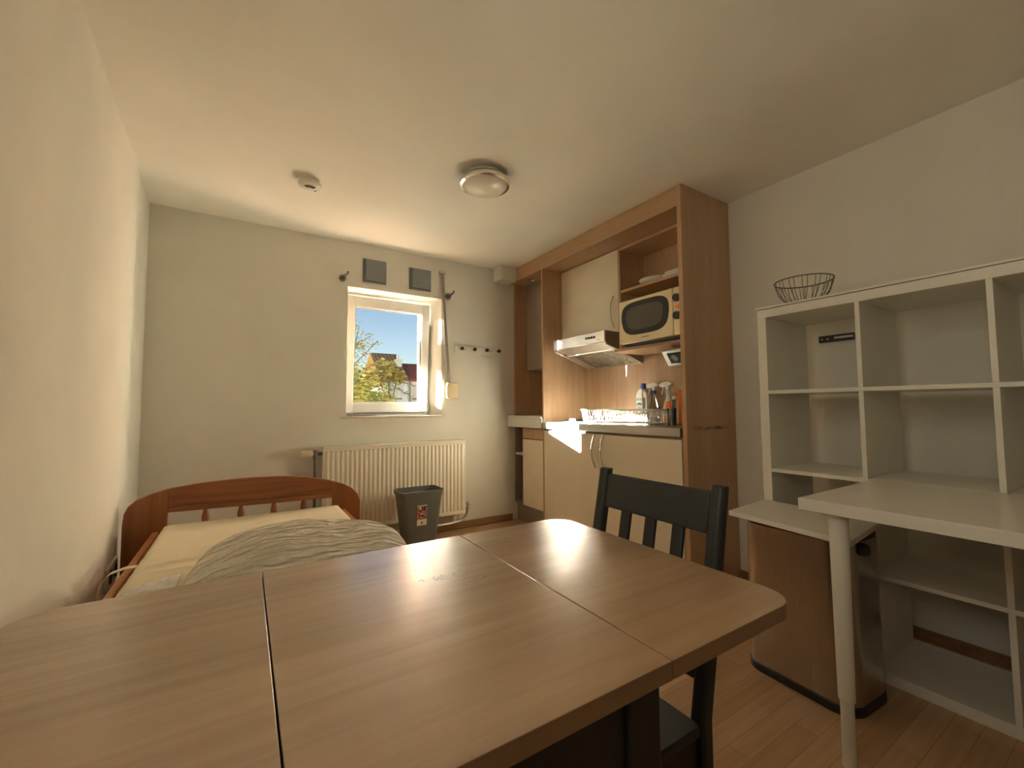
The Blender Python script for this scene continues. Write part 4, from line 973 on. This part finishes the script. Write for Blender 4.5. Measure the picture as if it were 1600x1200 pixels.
tree('yellowish tree in front of the brown roof in the window view', (5.1,18,GZ), (5.2,18,1.6),
     [((5.1,18,2.55),(.52,.6,.5),700),((5.55,18,2.35),(.35,.5,.35),300),((4.7,18,2.3),(.35,.5,.3),160)],
     [([(5.3,18,2.2),(5.9,18,2.1),(6.3,18,2.0)],40),([(5.3,18,2.0),(5.8,18,1.7),(6.1,18,1.6)],40)], M['leafy'], .075)
# unseen walls added left of view to block sun from gardens and side window
bm = NB(); bx(bm, -13.5, 2.9, 19.0, 19.6, GZ, 8.5); o = struct('sun_blocker_garden', bm, M['blockdark'])
bm = NB(); bx(bm, -2.8, -2.5, -4.0, 3.0, GZ, 7.0); o = struct('sun_blocker_alley', bm, M['blockdark'])
bm = NB(); bx(bm, -9.0, 4.6, 30.0, 30.6, GZ, 10.0); o = struct('sun_blocker_yard', bm, M['blockdark'])
tree('unseen tree added left of the window view to shade the kitchen', (-5.3,8,GZ), (-5.3,8,3.3), [((-4.14,8,3.045),(.25,.42,.185),3000),((-4.30,8,3.27),(.27,.4,.2),2400)], [], M['leaf'], .05)  # unseen crown added to keep sun off the kitchen back board
# ------------------------------------------------------------------ light
SX_, SY_, SZ_ = 1.12, -1.0, -.327
sun = bpy.data.lights.new('sun','SUN'); sun.energy = 245; sun.angle = math.radians(.53); sun.color = (1,.95,.77)
so_ = bpy.data.objects.new('sun', sun); COL.objects.link(so_)
so_.rotation_euler = Vector((SX_,SY_,SZ_)).to_track_quat('-Z','Y').to_euler()
w = bpy.data.worlds.new('World'); S.world = w; w.use_nodes = True; nt = w.node_tree
sky = nt.nodes.new('ShaderNodeTexSky'); sky.sky_type = 'NISHITA'; sky.sun_disc = False; sky.sun_elevation = math.radians(24); sky.sun_rotation = math.radians(200)
sky.air_density = 1.0; sky.dust_density = .6; sky.ozone_density = .6
bg = nt.nodes['Background']; bg.inputs['Strength'].default_value = .026; nt.links.new(sky.outputs[0], bg.inputs['Color'])
# added fill lamp standing outside the added side window
da = bpy.data.lights.new('side_fill_light','AREA'); da.shape = 'RECTANGLE'; da.size = 1.0; da.size_y = .9; da.energy = 3.3; da.color = (1,.87,.68)
do = bpy.data.objects.new('side_fill_light', da); COL.objects.link(do); do.location = (lw(.15)-.34,.15,1.65); do.rotation_euler = (0,math.radians(-90),0)
# daylight portal in the window opening
pa = bpy.data.lights.new('window_daylight','AREA'); pa.shape = 'RECTANGLE'; pa.size = 1.0; pa.size_y = 1.06; pa.cycles.is_portal = True
po = bpy.data.objects.new('window_daylight', pa); COL.objects.link(po); po.location = (.86,OY+.02,1.44); po.rotation_euler = (math.radians(-90),0,0)
# ------------------------------------------------------------------ camera
cam = bpy.data.cameras.new('camera'); cam.sensor_width = 36; cam.lens = 36*664.5/1600; cam.clip_start = .02; cam.clip_end = 300
co = bpy.data.objects.new('camera', cam); COL.objects.link(co)
co.matrix_world = Matrix.Translation((0,0,1.02)) @ CAMROT.to_4x4()
S.camera = co
S.view_settings.view_transform = 'Standard'; S.view_settings.look = 'None'; S.view_settings.gamma = 1; S.view_settings.use_curve_mapping = False
S.view_settings.exposure = 2.12
S.cycles.max_bounces = 12; S.cycles.diffuse_bounces = 9; S.cycles.transparent_max_bounces = 16; S.cycles.sample_clamp_indirect = 0
S.cycles.use_guiding = True; S.cycles.use_surface_guiding = True; S.cycles.guiding_training_samples = 64
S.cycles.caustics_reflective = False; S.cycles.caustics_refractive = False
for o in bpy.data.objects:
    if o.name.split('.')[0] in ('cleaner_bottle','spray_bottle','orange_bottle'): o.scale = (1.05,1.05,1.22)
for o in WORLD:
    if '_w' in o: del o['_w']
